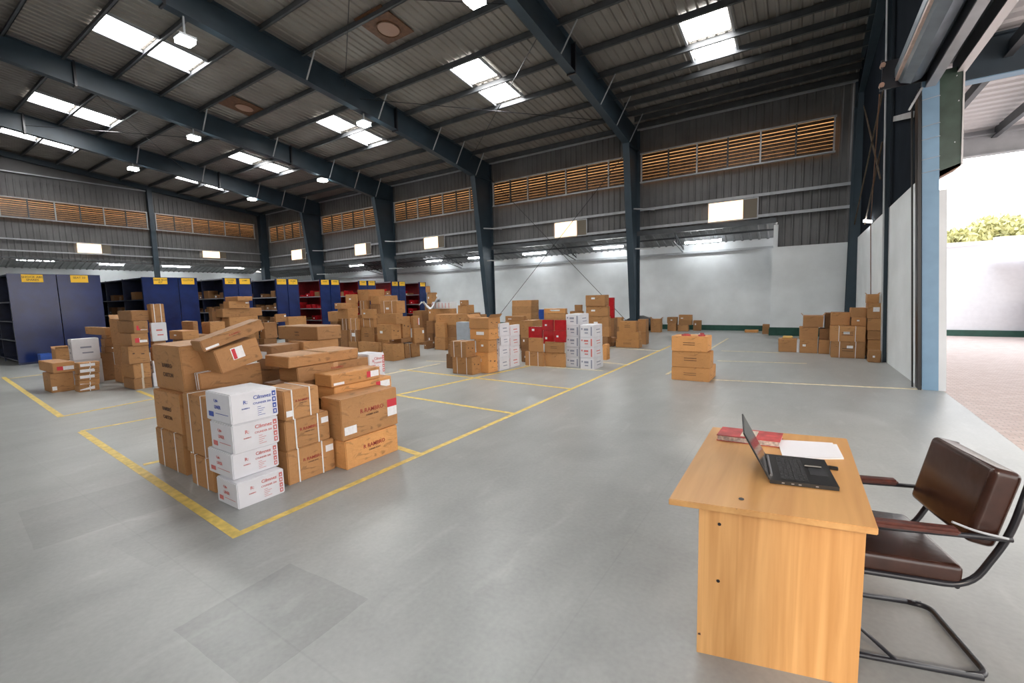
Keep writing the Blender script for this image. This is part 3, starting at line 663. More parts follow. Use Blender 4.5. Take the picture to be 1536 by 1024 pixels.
# trees beyond the wall
def tree(cx, cy, r, zc, n, lab, seed):
    rr = random.Random(seed); e = empty('tree', (cx, cy, -.03)); tag(e, lab, 'tree', None)
    tr = MB()
    for k in range(5):
        a = rr.uniform(0, 6.3); tr.tube([(cx, cy, -.03), (cx+.1*math.cos(a), cy+.1*math.sin(a), zc*.5), (cx+r*.5*math.cos(a), cy+r*.5*math.sin(a), zc+rr.uniform(-.3, .5))], .09, 6)
    child(tr, 'trunk', M['bark'], e)
    lf = MB(); blobs = []
    for _ in range(16):
        a = rr.uniform(0, 6.3); d = r*math.sqrt(rr.random())*.85; h = rr.uniform(-.5, 1)
        blobs.append((cx+d*math.cos(a), cy+d*math.sin(a), zc+h*r*.55*(1-d/r*.5), rr.uniform(.3, .5)*r))
    for _ in range(n):
        bx, by, bz, br = rr.choice(blobs); v = Vector((rr.gauss(0, 1), rr.gauss(0, 1), rr.gauss(0, 1))).normalized()*br*rr.uniform(.6, 1); v.z *= .7
        p = Vector((bx, by, bz))+v; s = rr.uniform(.09, .17); R = Euler((rr.uniform(0, 6), rr.uniform(0, 6), rr.uniform(0, 6))).to_matrix()
        lf.add([p+R@Vector((-s, 0, 0)), p+R@Vector((0, -s*.5, 0)), p+R@Vector((s, 0, 0)), p+R@Vector((0, s*.5, 0))], [[0, 1, 2, 3]])
    child(lf, 'foliage', M['leaf'], e)
tree(7.3, 29.5, 1.9, 3.4, 4200, 'yellow-green leafy tree beyond the white compound wall', 3)
tree(10.6, 33, 1.7, 3.9, 3000, 'second leafy tree at the right picture edge beyond the wall', 5)
tree(5.6, 31.5, 1.1, 3.4, 1600, 'smaller low tree crown just right of the blue door post', 9)
# ================================================================== racks
XR = -19.77
def rack(y0, y1, face, depth, sh, kind, seed, lab, goods, lastx=10., ycut=None):
    """open shelving running away along the hall, painted end panel towards the aisle. face -1: opens towards the camera side"""
    rr = random.Random(seed); h = sh; e = empty('storage_rack', (XR, (y0+y1)/2, 0)); tag(e, lab, 'storage rack', None)
    inner = M['rackred'] if kind == 'red' else M['rackdark']
    x1 = XR-lastx
    b = child(MB().box(XR-.02, XR+.02, y0+.012, y1-.012, .06, h), 'end_panel', M['rackblue'] if kind != 'dark' else M['rackblue'], e)
    child(MB().box(XR-.03, XR+.03, y0+.012, y1-.012, 0, .06), 'plinth', M['rackdark'], e)
    if ycut: y1 = ycut
    yb = y1-.02 if face < 0 else y0+.02
    child(MB().box(x1, XR-.02, yb-.01, yb+.01, .05, h), 'back_panel', inner, e)
    lv = [.12, .72, 1.30, 1.88, h-.05]
    for z in lv:
        s = child(MB().box(x1, XR-.02, y0+.015, y1-.015, z, z+.025), 'shelf', inner, e)
    mb = MB()
    for z in lv: yy = y0+.012 if face < 0 else y1-.012; mb.box(x1, XR-.02, yy-.006, yy+.006, z-.01, z+.03)
    child(mb, 'shelf_edge', M['rackedge'] if goods else M['rackdark'], e)
    k = 0
    while XR-1.9*k > x1-.1:
        xx = XR-.06-1.9*k; k += 1; mb = MB()
        mb.box(xx-.02, xx+.02, y0+.012, y0+.05, 0, h).box(xx-.02, xx+.02, y1-.05, y1-.012, 0, h).box(xx-.004, xx+.004, y0+.03, y1-.03, .1, h-.05)
        child(mb, 'upright', inner, e)
    return e
def sign(e, y0, y1, h, words, w=.42, tilt=0.):
    yc = (y0+y1)/2; a, b = max(yc-w/2, y0+.02), min(yc+w/2, y1-.02)
    m = 'sign'
    s = child(MB().box(XR+.024, XR+.034, a, b, h-.25, h-.02), 'sign_board', M[m], e)
    if tilt: s.rotation_euler.x = tilt
    for i, wd in enumerate(words):
        me = text_mesh(wd, .085); o = bpy.data.objects.new('sign_text', me.copy()); COL.objects.link(o); o.data.materials.append(M['inkdark']); o.parent = s
        o.location = (.036, yc-(y0+y1)/2, h-.10-.085*i); o.rotation_euler = (math.pi/2, 0, math.pi/2)
RK = [(2.95, 4.01, 5.07, 'blue', 2.74), (6.17, 7.28, 7.92, 'blue', 2.70), (8.83, 9.4, 9.95, 'brown', 2.72), (10.98, 11.53, 12.07, 'brown', 2.72), (13.16, 13.72, 14.29, 'red', 2.72), (15.42, 15.98, 16.56, 'red', 2.70), (17.65, 18.2, 18.74, 'red', 2.68), (19.86, 20.45, None, 'red', 2.66)]
SW = [(('SHOCK ABS', 'SPARES'), ('SEAT 50',)), (('GEAR BOX', 'KIT'), ('CLUTCH',)), (('COVER', 'BOX'), ('LAMP',)), (('BODY KIT',), ('FRAME', '2')), (('PANEL',), ('WHEEL',)), (('TANK',), ('HOOD',)), (('RIM',), ('GLASS',)), (('BOLTS',), ())]
ordn = ['first', 'second', 'third', 'fourth', 'fifth', 'sixth', 'seventh', 'last']
gi = 0
for i, (a, b, c, kind, h) in enumerate(RK):
    r = rack(a, b, -1, .5, h, 'red' if kind == 'red' else 'dark', i, ('blue shelving rack, camera-facing half of the %s back-to-back pair from the picture edge' % ordn[i]) if c else 'single narrow blue rack with red shelves, last of the row near the back wall', kind != 'blue', 9. if i < 6 else 6., 17.90 if i == 6 else None)
    sign(r, a, b, h, SW[i][0], .46 if i < 1 else .42)
    if c:
        r2 = rack(b, c, 1, .5, h, 'red' if kind == 'red' else 'dark', i+20, 'blue shelving rack, far-facing half of the %s back-to-back pair from the picture edge' % ordn[i], False, 9. if i < 6 else .3)
        sign(r2, b, c, h, SW[i][1], .42)
    # goods lying on the shelves that face the camera side, near the aisle end
    rr = random.Random(50+i)
    if i == 0: continue
    nmax = 5 if i == 1 else 26
    for z in (1.905, 1.325, .745):
        x = XR-.1
        while x > XR-3.4:
            w = rr.uniform(.18, .42); x -= w+rr.uniform(.02, .16)
            if rr.random() < (.8 if i == 1 else .35): continue
            hh = rr.uniform(.10, .36); d = min(.4, (b-a)*.7) if i != 6 else .19
            red = kind == 'red' and rr.random() < .6
            o = MB().box(-w/2, w/2, 0, d, 0, hh).build('shelf_carton' if not red else 'shelf_parcel', M['red'] if red else M['card2'], bevel=.006)
            o.location = (x+w/2, a+.04+rr.uniform(0, .04), z); o.rotation_euler.z = rr.uniform(-.04, .04)
            tag(o, ('small %s lying on an open shelf of the %s rack pair' % ('red wrapped parcel' if red else 'brown carton', ordn[i])), 'parcel' if red else 'carton', 'goods on the shelves of the %s rack pair' % ordn[i] + (', red' if red else ', brown'))
            if rr.random() < .4: s = MB().box(-.05, .05, -.004, 0, hh*.3, hh*.3+.05).build('shipping_label', M['label'], o)
# ================================================================== desk
D = [Vector((-.494, 2.027, 0)), Vector((.273, 2.171, 0)), Vector((.250, 3.423, 0)), Vector((-.510, 3.297, 0))]
e = empty('office_desk', (-.1, 2.7, 0)); tag(e, 'beech laminate office desk with laptop on top, near camera', 'desk')
up = Vector((0, 0, 1))
top = MB().hexa([p+up*.722 for p in D], [p+up*.75 for p in D]); t = child(top, 'desktop', M['woodtop'], e)
bv = bmesh.new(); bv.from_mesh(t.data); bmesh.ops.bevel(bv, geom=bv.edges[:], offset=.003, segments=2, affect='EDGES'); bv.to_mesh(t.data); bv.free()
P0, P1 = Vector((-.372, 2.085, 0)), Vector((.243, 2.235, 0)); dv = (P1-P0).normalized(); nv = Vector((-dv.y, dv.x, 0))
child(MB().hexa([P0, P1, P1+nv*.02, P0+nv*.02], [P0+up*.722, P1+up*.722, P1+nv*.02+up*.722, P0+nv*.02+up*.722]), 'side_panel', M['wood'], e)
Q0 = P0+Vector((-.01, 1.14, 0)); Q1 = P1+Vector((0, 1.12, 0))
child(MB().hexa([Q0, Q1, Q1+nv*.02, Q0+nv*.02], [Q0+up*.722, Q1+up*.722, Q1+nv*.02+up*.722, Q0+nv*.02+up*.722]), 'side_panel', M['wood'], e)
a, b = P0+dv*.06+nv*.02, Q0+dv*.06
sx = Vector((.018, 0, 0)); child(MB().hexa([a+up*.25, a+sx+up*.25, b+sx+up*.25, b+up*.25], [a+up*.722, a+sx+up*.722, b+sx+up*.722, b+up*.722]), 'modesty_panel', M['wood'], e)
for z, u in ((.648, .085), (.375, .085)):
    c = P0+dv*u+up*z - nv*.001; s = child(MB().tube([c, c-nv*.002], .0075, 12), 'screw_cap', M['blackmetal'], e)
mk = MB()
for px, w, h in (((1112, 748), .012, .016), ((1105, 763), .003, .002)):
    c = at_z(*px, .751); mk.add([c+Vector((w*math.cos(t*.785), h*math.sin(t*.785), 0)) for t in range(8)], [list(range(8))])
child(mk, 'cable_hole', M['black'], e)
sc = MB()
for z0, u in ((.09, 0.004), (.716, .27)): c = P0+dv*u-nv*.001+up*z0; sc.add([c, c+dv*.012, c+dv*.010+up*.012, c+up*.009], [[0, 1, 2, 3]])
child(sc, 'edge_chip', M['inkdark'], e)
# laptop
LB = [Vector((-.113, 2.439, 0)), Vector((.165, 2.495, 0)), Vector((.118, 2.872, 0)), Vector((-.160, 2.826, 0))]
e = empty('laptop', (0, 2.65, .752)); tag(e, 'open black laptop on the beech desk', 'laptop')
lift = lambda p, z: p+up*z
child(MB().hexa([lift(p, .752) for p in LB], [lift(p, .770) for p in LB]), 'base', M['black'], e)
ux = (LB[1]-LB[0]).normalized(); uy = (LB[3]-LB[0]).normalized(); O = LB[0]+up*.7705
kb = MB()
for r in range(6):
    for c in range(15):
        if r == 5 and 4 <= c <= 8:
            if c > 4: continue
            p = O+ux*(.05+.0195*r)+uy*(.03+.0215*c); kb.hexa([p, p+ux*.016, p+ux*.016+uy*.104, p+uy*.104], [q+up*.0022 for q in (p, p+ux*.016, p+ux*.016+uy*.104, p+uy*.104)]); continue
        p = O+ux*(.05+.0195*r)+uy*(.03+.0215*c); kb.hexa([p, p+ux*.016, p+ux*.016+uy*.018, p+uy*.018], [q+up*.0022 for q in (p, p+ux*.016, p+ux*.016+uy*.018, p+uy*.018)])
child(kb, 'keyboard', M['key'], e)
p = O+ux*.185+uy*.13; child(MB().hexa([p, p+ux*.075, p+ux*.075+uy*.11, p+uy*.11], [q+up*.0008 for q in (p, p+ux*.075, p+ux*.075+uy*.11, p+uy*.11)]), 'touchpad', M['key'], e)
p = O+ux*.19+uy*.235; child(MB().tube([p+up*.006+ux*(-.02), p+up*.006+ux*.055], .008, 8), 'usb_dongle', M['black'], e)
p0, p1 = LB[0]+ux*.008+uy*.05+up*.775, LB[3]+ux*.008-uy*.05+up*.775; child(MB().tube([p0, p1], .007, 8), 'hinge', M['silver'], e)
ang = math.radians(62); ld = -ux*math.cos(ang)+up*math.sin(ang); ln = ux*math.sin(ang)+up*math.cos(ang)
A, B = LB[0]+up*.772, LB[3]+up*.772; LL = .25
lidm = MB().hexa([A-ln*.007, B-ln*.007, B, A], [A-ln*.007+ld*LL, B-ln*.007+ld*LL, B+ld*LL, A+ld*LL]); child(lidm, 'lid', M['black'], e)
A2, B2 = A+uy*.012+ld*.02+ln*.0006, B-uy*.012+ld*.02+ln*.0006
child(MB().add([A2, B2, B2+ld*(LL-.03), A2+ld*(LL-.03)], [[0, 3, 2, 1]]), 'screen', M['screen'], e)
prt = MB()
for k in (.05, .09, .12, .19): p = LB[0]+ux*k+up*.758-uy*.0008; prt.hexa([p, p+ux*.012, p+ux*.012+uy*.001, p+uy*.001], [q+up*.005 for q in (p, p+ux*.012, p+ux*.012+uy*.001, p+uy*.001)])
child(prt, 'port', M['silver'], e)
# dongle / mouse receiver on desk
c = at_z(1252, 703, .755); o = MB().box(c.x-.03, c.x+.015, c.y-.012, c.y+.012, .7505, .766).build('usb_stick', M['black'], bevel=.003, loc=(c.x, c.y, .7505)); tag(o, 'tiny black stick lying beside the laptop on the desk', 'usb stick')
def quad_slab(px, z0, z1, name, m, par=None):
    q = [at_z(*p, z1) for p in px]
    return MB().hexa([Vector((v.x, v.y, z0)) for v in q], [Vector((v.x, v.y, z1)) for v in q])
pp = ((1180, 687), (1266, 687), (1255, 666), (1171, 661))
q = [at_z(*p, .756) for p in pp]; cc = sum(q, Vector())/4
e = empty('paper_stack', (cc.x, cc.y, .751)); tag(e, 'small stack of white printed papers on the desk behind the laptop', 'papers')
child(quad_slab(pp, .7505, .757, '', 0), 'sheet', M['paper'], e)
pl = MB(); e1 = q[1]-q[0]; e2 = q[3]-q[0]
for k in range(9):
    a = q[0]+e1*.12+e2*(.15+.08*k)+up*.0016; b = a+e1*(.45+.3*((k*7) % 3)/3); w = e2*.018; pl.add([a, b, b+w, a+w], [[0, 1, 2, 3]])
child(pl, 'printed_text', M['inkgrey'], e)
q2 = [v+Vector((-.02, .012, 0)) for v in q]; child(MB().hexa([Vector((v.x, v.y, .7575)) for v in q2], [Vector((v.x, v.y, .7585)) for v in q2]), 'sheet', M['paper'], e)
pp = ((1075, 652), (1170, 663), (1175, 650), (1084, 640)); q = [at_z(*p, .785) for p in pp]; cc = sum(q, Vector())/4
e = empty('ledger_book', (cc.x, cc.y, .751)); tag(e, 'worn red ledger book at the rear corner of the desk', 'book')
child(MB().hexa([Vector((v.x, v.y, .7505)) for v in q], [Vector((v.x, v.y, .754)) for v in q]), 'cover', M['bookred'], e)
ci = [v.lerp(cc, .03) for v in q]; child(MB().hexa([Vector((v.x, v.y, .754)) for v in ci], [Vector((v.x, v.y, .783)) for v in ci]), 'pages', M['bookpages'], e)
child(MB().hexa([Vector((v.x, v.y, .783)) for v in q], [Vector((v.x, v.y, .787)) for v in q]), 'cover', M['bookred'], e)
lb = [q[0].lerp(q[1], .33).lerp(cc, .25), q[0].lerp(q[1], .66).lerp(cc, .25), q[3].lerp(q[2], .66).lerp(cc, .25), q[3].lerp(q[2], .33).lerp(cc, .25)]
child(MB().add([Vector((v.x, v.y, .7876)) for v in lb], [[0, 1, 2, 3]]), 'title_label', mat('cream_book_label', (.62, .55, .45), .6, noise=.2, scale=40), e)
# ================================================================== chair (faces the desk)
CH = empty('office_chair', (.37, 2.71, 0), math.radians(15)); tag(CH, 'brown leather cantilever chair with black tube frame at the desk', 'chair')
def cp(mb, name, m, smooth=True, bevel=0, seg=1):
    o = mb.build(name, m, CH, smooth, bevel, seg); return o
hw = .24
for s in (-1, 1):   # side rails: base, front upright, seat rail, back post
    y = s*hw
    pts = arc([(.27, y, .018), (-.34, y, .018), (-.37, y, .43), (.20, y, .418), (.315, y, .66), (.365, y, .91)], .09, 6)
    cp(MB().tube(pts, .0135, 12), 'side_frame', M['blackmetal'])
    cp(MB().tube(arc([(-.30, y, .26), (-.03, y, .018)], .05), .009, 8), 'foot_brace', M['blackmetal'])
    cp(MB().tube(arc([(-.33, y*1.08, .645), (.315, y*1.06, .655)], .05), .011, 10), 'arm_rail', M['blackmetal'])
    cp(MB().tube(arc([(-.31, y, .40), (-.33, y*1.08, .645)], .05), .011, 10), 'arm_support', M['blackmetal'])
    ap = MB().box(-.33, .14, y*1.07-.026, y*1.07+.026, .655, .683); cp(ap, 'armrest', M['armwood'], False, .010, 3)
cp(MB().tube(arc([(.21, -hw, .018), (.30, -hw+.02, .018), (.30, hw-.02, .018), (.21, hw, .018)], .08, 6), .0135, 12), 'base_bar', M['blackmetal'])
cp(MB().tube([(.16, -hw, .412), (.16, hw, .412)], .01, 8), 'seat_bar', M['blackmetal'])
def cushion(name, sx, sy, sz, T, m, seed):
    bm = bmesh.new(); bmesh.ops.create_cube(bm, size=1)
    for v in bm.verts: v.co = Vector((v.co.x*sx, v.co.y*sy, v.co.z*sz))
    bmesh.ops.bevel(bm, geom=bm.edges[:], offset=min(sx, sy, sz)*.32, segments=4, affect='EDGES', profile=.6)
    bmesh.ops.subdivide_edges(bm, edges=bm.edges[:], cuts=1, use_grid_fill=True)
    rr = random.Random(seed)
    for v in bm.verts:
        u, w = v.co.x/sx*2 if sx > .1 else v.co.z/sz*2, v.co.y/sy*2
        k = max(0, 1-u*u)*max(0, 1-w*w)
        if sz < sx: v.co.z += (.015*k if v.co.z > 0 else 0)
        else: v.co.x -= (.018*k if v.co.x < 0 else 0)
        v.co = T @ v.co
    me = bpy.data.meshes.new(name); bm.to_mesh(me); bm.free(); return link(name, me, m, CH, True)
cushion('seat', .46, .49, .085, Matrix.Translation((-.05, 0, .470)) @ Matrix.Rotation(math.radians(2), 4, 'Y'), M['leather'], 1)
cushion('backrest', .105, .46, .34, Matrix.Translation((.27, 0, .765)) @ Matrix.Rotation(math.radians(13), 4, 'Y'), M['leather'], 2)
cp(MB().tube(arc([(.10, -hw*1.2, .72), (.18, -hw*1.2, .69), (.29, -hw*1.15, .668)], .05), .005, 6), 'loose_trim', M['galvlight'], False)
# ================================================================== cartons
LOOK = {'b': 'brown carton', 'd': 'dark brown carton', 'o': 'orange-brown carton', 'w': 'white carton', 'r': 'glossy red carton', 'g': 'grey plastic crate', 'u': 'blue plastic crate'}
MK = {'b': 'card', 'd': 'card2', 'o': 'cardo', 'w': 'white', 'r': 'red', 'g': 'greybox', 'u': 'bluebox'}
CAT = {'g': 'crate', 'u': 'crate'}
ORD = ['bottom', 'second up', 'third up', 'fourth up', 'fifth up', 'sixth up', 'seventh up', 'eighth up']
crr = random.Random(11)
def fquad(mb, face, u0, u1, v0, v1, d=.0015, wx=0):
    """rectangle on a carton face in local coords; face 'X' (right face) u along +y, face 'Y' (front face) u along +x from the left end, 'T' top"""
    if face == 'X': q = [(d, u0, v0), (d, u1, v0), (d, u1, v1), (d, u0, v1)]
    elif face == 'Y': q = [(-wx+u0, -d, v0), (-wx+u1, -d, v0), (-wx+u1, -d, v1), (-wx+u0, -d, v1)]
    mb.add(q, [[0, 1, 2, 3]]); return mb
def ftext(par, face, s, size, u, v, m, wx=0, name='printed_text'):
    me = text_mesh(s, size); me2 = me.copy(); me2.materials.append(m); o = bpy.data.objects.new(name, me2); COL.objects.link(o); o.parent = par
    if face == 'X': o.location = (.002, u, v); o.rotation_euler = (math.pi/2, 0, math.pi/2)
    else: o.location = (-wx+u, -.002, v); o.rotation_euler = (math.pi/2, 0, 0)
    return o
def carton(P, wx, wy, h, yaw=0., k='b', f='', label='', group=None, rx=0., ry=0., name=None):
    """P near bottom corner; the carton fills local x in [-wx,0], y in [0,wy], z in [0,h]"""
    j = lambda a: crr.uniform(-a, a)
    ja = (.002 if any(q in f for q in 'pPqrRlkLsSxDHGWV') else .012) if k in 'bdo' else .002
    bm = bmesh.new(); g = .0015
    vs = []
    for z in (0, 1):
        for x, y in ((-1, 0), (0, 0), (0, 1), (-1, 1)):
            vs.append(bm.verts.new((x*(wx-2*g)-g + (j(ja) if z else 0), g+y*(wy-2*g)+(j(ja) if z else 0), z*(h-.002)+(j(ja*.4) if z else 0))))
    for q in ((3, 2, 1, 0), (4, 5, 6, 7), (0, 1, 5, 4), (1, 2, 6, 5), (2, 3, 7, 6), (3, 0, 4, 7)): bm.faces.new([vs[i] for i in q])
    big = 's' in f or 'p' in f or 'B' in f or h > .2
    bmesh.ops.bevel(bm, geom=bm.edges[:], offset=min(.008, h*.1), segments=2 if big else 1, affect='EDGES')
    me = bpy.data.meshes.new('carton'); bm.to_mesh(me); bm.free()
    nm = name or {'g': 'crate', 'u': 'crate'}.get(k, 'carton')
    o = link(nm, me, M[MK[k]]); o.location = P; o.rotation_euler = (rx, ry, yaw)
    tag(o, label, CAT.get(k, 'carton'), group)
    if 't' in f:   # tape along the top and down both visible faces
        w = min(.03, wy*.12)
        mb = MB(); mb.add([(-wx, wy/2-w, h+.001), (0, wy/2-w, h+.001), (0, wy/2+w, h+.001), (-wx, wy/2+w, h+.001)], [[0, 1, 2, 3]])
        fquad(mb, 'X', wy/2-w, wy/2+w, h-.07 if h > .12 else h*.5, h)
        mb.build('packing_tape', M['tape'], o)
    if 'v' in f:   # wide shiny vertical tape on the right face
        mb = fquad(MB(), 'X', wy*.44, wy*.56, 0, h, .002); mb.build('packing_tape', M['cleartape'], o)
    if 's' in f:   # two white straps round the right-face direction
        for u in (.22, .72):
            mb = MB(); c = wy*u; a = .006; mb.box(0, .003, c-a, c+a, 0, h+.003).box(-wx, .003, c-a, c+a, h, h+.003); mb.build('strap', M['strap'], o)
    if 'S' in f:   # two white straps on the front face
        for u in (.25, .72):
            mb = MB(); c = -wx+wx*u; a = .006 if wx > .35 else .005; mb.box(c-a, c+a, -.003, 0, 0, h+.003).box(c-a, c+a, -.003, wy, h, h+.003); mb.build('strap', M['strap'], o)
    if 'l' in f: fquad(MB(), 'X', wy*.80, wy*.97, h*.62, h*.82).build('shipping_label', M['label'], o)
    if 'L' in f: fquad(MB(), 'Y', wx*.35, wx*.75, h*.45, h*.75, wx=wx).build('shipping_label', M['label'], o)
    if 'k' in f: fquad(MB(), 'X', wy*.04, wy*.24, h*.12, h*.32).build('shipping_label', M['label'], o)
    if 'R' in f:   # red and white label
        fquad(MB(), 'X', wy*.34, wy*.62, h*.38, h*.88, .0015).build('shipping_label', M['label'], o); fquad(MB(), 'X', wy*.36, wy*.44, h*.40, h*.84, .002).build('red_label', M['redlabel'], o)
    if 'r' in f:
        fquad(MB(), 'X', wy*.76, wy*.96, h*.25, h*.75, .0015).build('shipping_label', M['label'], o); fquad(MB(), 'X', wy*.70, wy*.78, h*.25, h*.75, .002).build('red_label', M['redlabel'], o)
    if 'm' in f: fquad(MB(), 'X', wy*.45, wy*.93, h*.25, h*.62, .0015).build('shipping_label', M['label'], o); fquad(MB(), 'X', wy*.18, wy*.45, h*.25, h*.62, .002).build('red_label', M['redlabel'], o)
    if 'q' in f: fquad(MB(), 'X', wy*.80, wy*.98, h*.52, h*.72, .002).build('red_label', M['redlabel'], o); fquad(MB(), 'X', wy*.80, wy*.98, h*.28, h*.52, .0015).build('shipping_label', M['label'], o)
    if 'p' in f:   # maker's print on the right face
        s = min(h*.2, wy*.085)
        ftext(o, 'X', 'R RAMBRO', s, wy*.52, h*.6, M['inkred'], name='printed_name'); ftext(o, 'X', 'CARRIER BODY', s*.38, wy*.52, h*.6-s*.85, M['inkdark'])
    if 'P' in f:   # print on the front face
        s = min(h*.16, wx*.12)
        ftext(o, 'Y', 'RAMBRO', s*.8, wx*.5, h*.55, M['inkdark'], wx, 'printed_name'); ftext(o, 'Y', 'CARTON', s*.8, wx*.5, h*.55-s*1.3, M['inkdark'], wx)
    if 'D' in f:   # two dark printed bars on the front
        mb = MB()
        for v in (.42, .56): fquad(mb, 'Y', wx*.33, wx*.66, h*v, h*(v+.035), wx=wx)
        mb.build('printed_bars', M['inkdark'], o)
    if 'c' in f:   # carrying mark on the right face: small dark hand holes
        fquad(MB(), 'X', wy*.2, wy*.3, h*.55, h*.62).build('hand_mark', M['inkdark'], o); fquad(MB(), 'X', wy*.6, wy*.75, h*.5, h*.56).build('hand_mark', M['inkdark'], o)
    if 'x' in f:
        a, b = crr.uniform(.15, .5), crr.uniform(.3, .7); fquad(MB(), 'Y', wx*a, wx*(a+.18), h*b, h*(b+.16), wx=wx).build('shipping_label', M['label'], o)
    if 'W' in f or 'V' in f:   # white carton print
        ink = M['inkblue'] if 'W' in f else M['inkwred']
        s = h*.15
        ftext(o, 'X', 'R:', s*1.15, wy*.30, h*.66, ink, name='printed_logo'); ftext(o, 'X', 'RAMBRO', s*.42, wy*.30, h*.45, ink)
        ftext(o, 'X', 'Cilmnez', s*1.2, wy*.66, h*.76, ink, name='printed_name'); ftext(o, 'X', 'CYLINDER 200', s*.62, wy*.65, h*.56, ink)
        mb = MB()
        for i in range(5): fquad(mb, 'X', wy*.54, wy*(.62+.12*((i*5) % 3)/3), h*(.42-.07*i), h*(.435-.07*i))
        mb.build('printed_lines', ink, o)
        for i in range(4):
            v = h*(.80-.21*i); q = h*.085; mb = MB(); fquad(mb, 'X', wy*.915-q*.75, wy*.915+q*.75, v-q, v+q); mb.build('pictogram', ink, o)
            mb = MB(); fquad(mb, 'X', wy*.915-q*.3, wy*.915+q*.3, v-q*.5, v+q*(.5 if i % 2 else .2), .0022).build('pictogram_arrow', M['white'], o)
        ftext(o, 'Y', 'Cylin', s*.9, wx*.45, h*.72, ink, wx); ftext(o, 'Y', 'LINER', s*1.1, wx*.5, h*.50, ink, wx)
        mb = MB(); fquad(mb, 'Y', wx*.12, wx*.32, h*.15, h*.32, wx=wx); fquad(mb, 'Y', wx*.4, wx*.9, h*.28, h*.30, wx=wx); mb.build('printed_stamp', ink, o)
    if 'G' in f or 'H' in f:   # far white cartons: grey or red print blocks
        ink = M['inkgrey'] if 'G' in f else M['inkwred']
        mb = MB(); fquad(mb, 'Y', wx*.3, wx*.62, h*.55, h*.72, wx=wx); fquad(mb, 'Y', wx*.35, wx*.6, h*.3, h*.4, wx=wx); fquad(mb, 'Y', wx*.1, wx*.2, h*.6, h*.75, wx=wx)
        mb.build('printed_text', ink, o)
        fquad(MB(), 'Y', wx*.80, wx*.90, h*.12, h*.85, wx=wx).build('printed_strip', M['inkgrey'] if 'G' in f else ink, o)
        mb = MB(); fquad(mb, 'X', wy*.3, wy*.7, h*.55, h*.63); fquad(mb, 'X', wy*.35, wy*.75, h*.3, h*.36); mb.build('printed_text', ink, o)
    if 'F' in f:   # open flaps
        for sx in (-1, 1):
            mb = MB(); x = -wx+.004 if sx < 0 else -.004; y0, y1 = .01, wy-.01; L = wx*.2
            mb.add([(x, y0, h), (x, y1, h), (x+sx*L*.6, y1, h+L*.7), (x+sx*L*.6, y0, h+L*.7), (x, y0, h+.003), (x, y1, h+.003), (x+sx*L*.6, y1, h+L*.7+.003), (x+sx*L*.6, y0, h+L*.7+.003)], [[0, 1, 2, 3], [7, 6, 5, 4]]); mb.build('flap', M[MK[k]], o)
    return o
def hdir(x, y=512):
    d = ray(x, y); return Vector((d.x, d.y, 0)).normalized()
def solve_w(P, u, px, lo=.01, hi=8.):
    """length w along u so that P + u*w shows at picture column px"""
    f0 = pr(P+u*lo)[0]-px
    if (pr(P+u*hi)[0]-px)*f0 > 0: return .3
    for _ in range(40):
        m = (lo+hi)/2
        if (pr(P+u*m)[0]-px)*f0 > 0: lo = m
        else: hi = m
    return lo
def corner_at(cx, z, dep, hd):
    lo, hi = -200., 1400.
    for _ in range(50):
        m = (lo+hi)/2; d = ray(cx, m); t = dep/Vector((d.x, d.y)).dot(hd.xy); zz = CAMH+d.z*t
        if zz > z: lo = m
        else: hi = m
    d = ray(cx, (lo+hi)/2); t = dep/Vector((d.x, d.y)).dot(hd.xy); return EYE+d*t
PLACED = []
def overlap(P, wx, wy, z0, z1, q):
    ox = min(P.x, q[1])-max(P.x-wx, q[0]); oy = min(P.y+wy, q[3])-max(P.y, q[2]); oz = min(z1, q[5])-max(z0, q[4])
    return (ox, oy) if ox > .004 and oy > .004 and oz > .012 else None
def fit(P, wx, wy, z0, z1, yw, o, nm):
    """keep neighbouring cartons from running into each other: trim the ends"""
    P = P.copy()
    for _ in range(6):
        hit = None
        for q in PLACED:
            ov = overlap(P, wx, wy, z0, z1, q)
            if ov and (hit is None or ov[0]*ov[1] > hit[1]): hit = (q, ov[0]*ov[1])
        if not hit: break
        q = hit[0]; opt = []
        if q[2] > P.y: opt.append((P.y+wy-q[2], 'wy'))          # other lies behind: shorten the depth
        if q[1] < P.x: opt.append((q[1]-(P.x-wx), 'wx'))        # other lies to the left: shorten the width
        if q[3] < P.y+wy: opt.append(((q[3]-P.y)*1.0, 'py'))    # other lies in front: move the front face back
        if q[0] > P.x-wx: opt.append(((P.x-q[0])*1.0, 'px'))
        if not opt: FITLOG.append((nm, 'inside', q[6])); break
        a, k = min(opt); a += .003
        if k == 'wy': wy -= a
        elif k == 'wx': wx -= a
        elif k == 'py': P.y += a; wy = max(wy-a, .10)
        else: P.x -= a; wx = max(wx-a, .10)
        if a > .12: FITLOG.append((nm, k, round(a, 2), q[6]))
    wx, wy = max(wx, .06), max(wy, .06)
    PLACED.append((P.x-wx, P.x, P.y, P.y+wy, z0, z1, nm)); return wx, wy, P
FITLOG = []
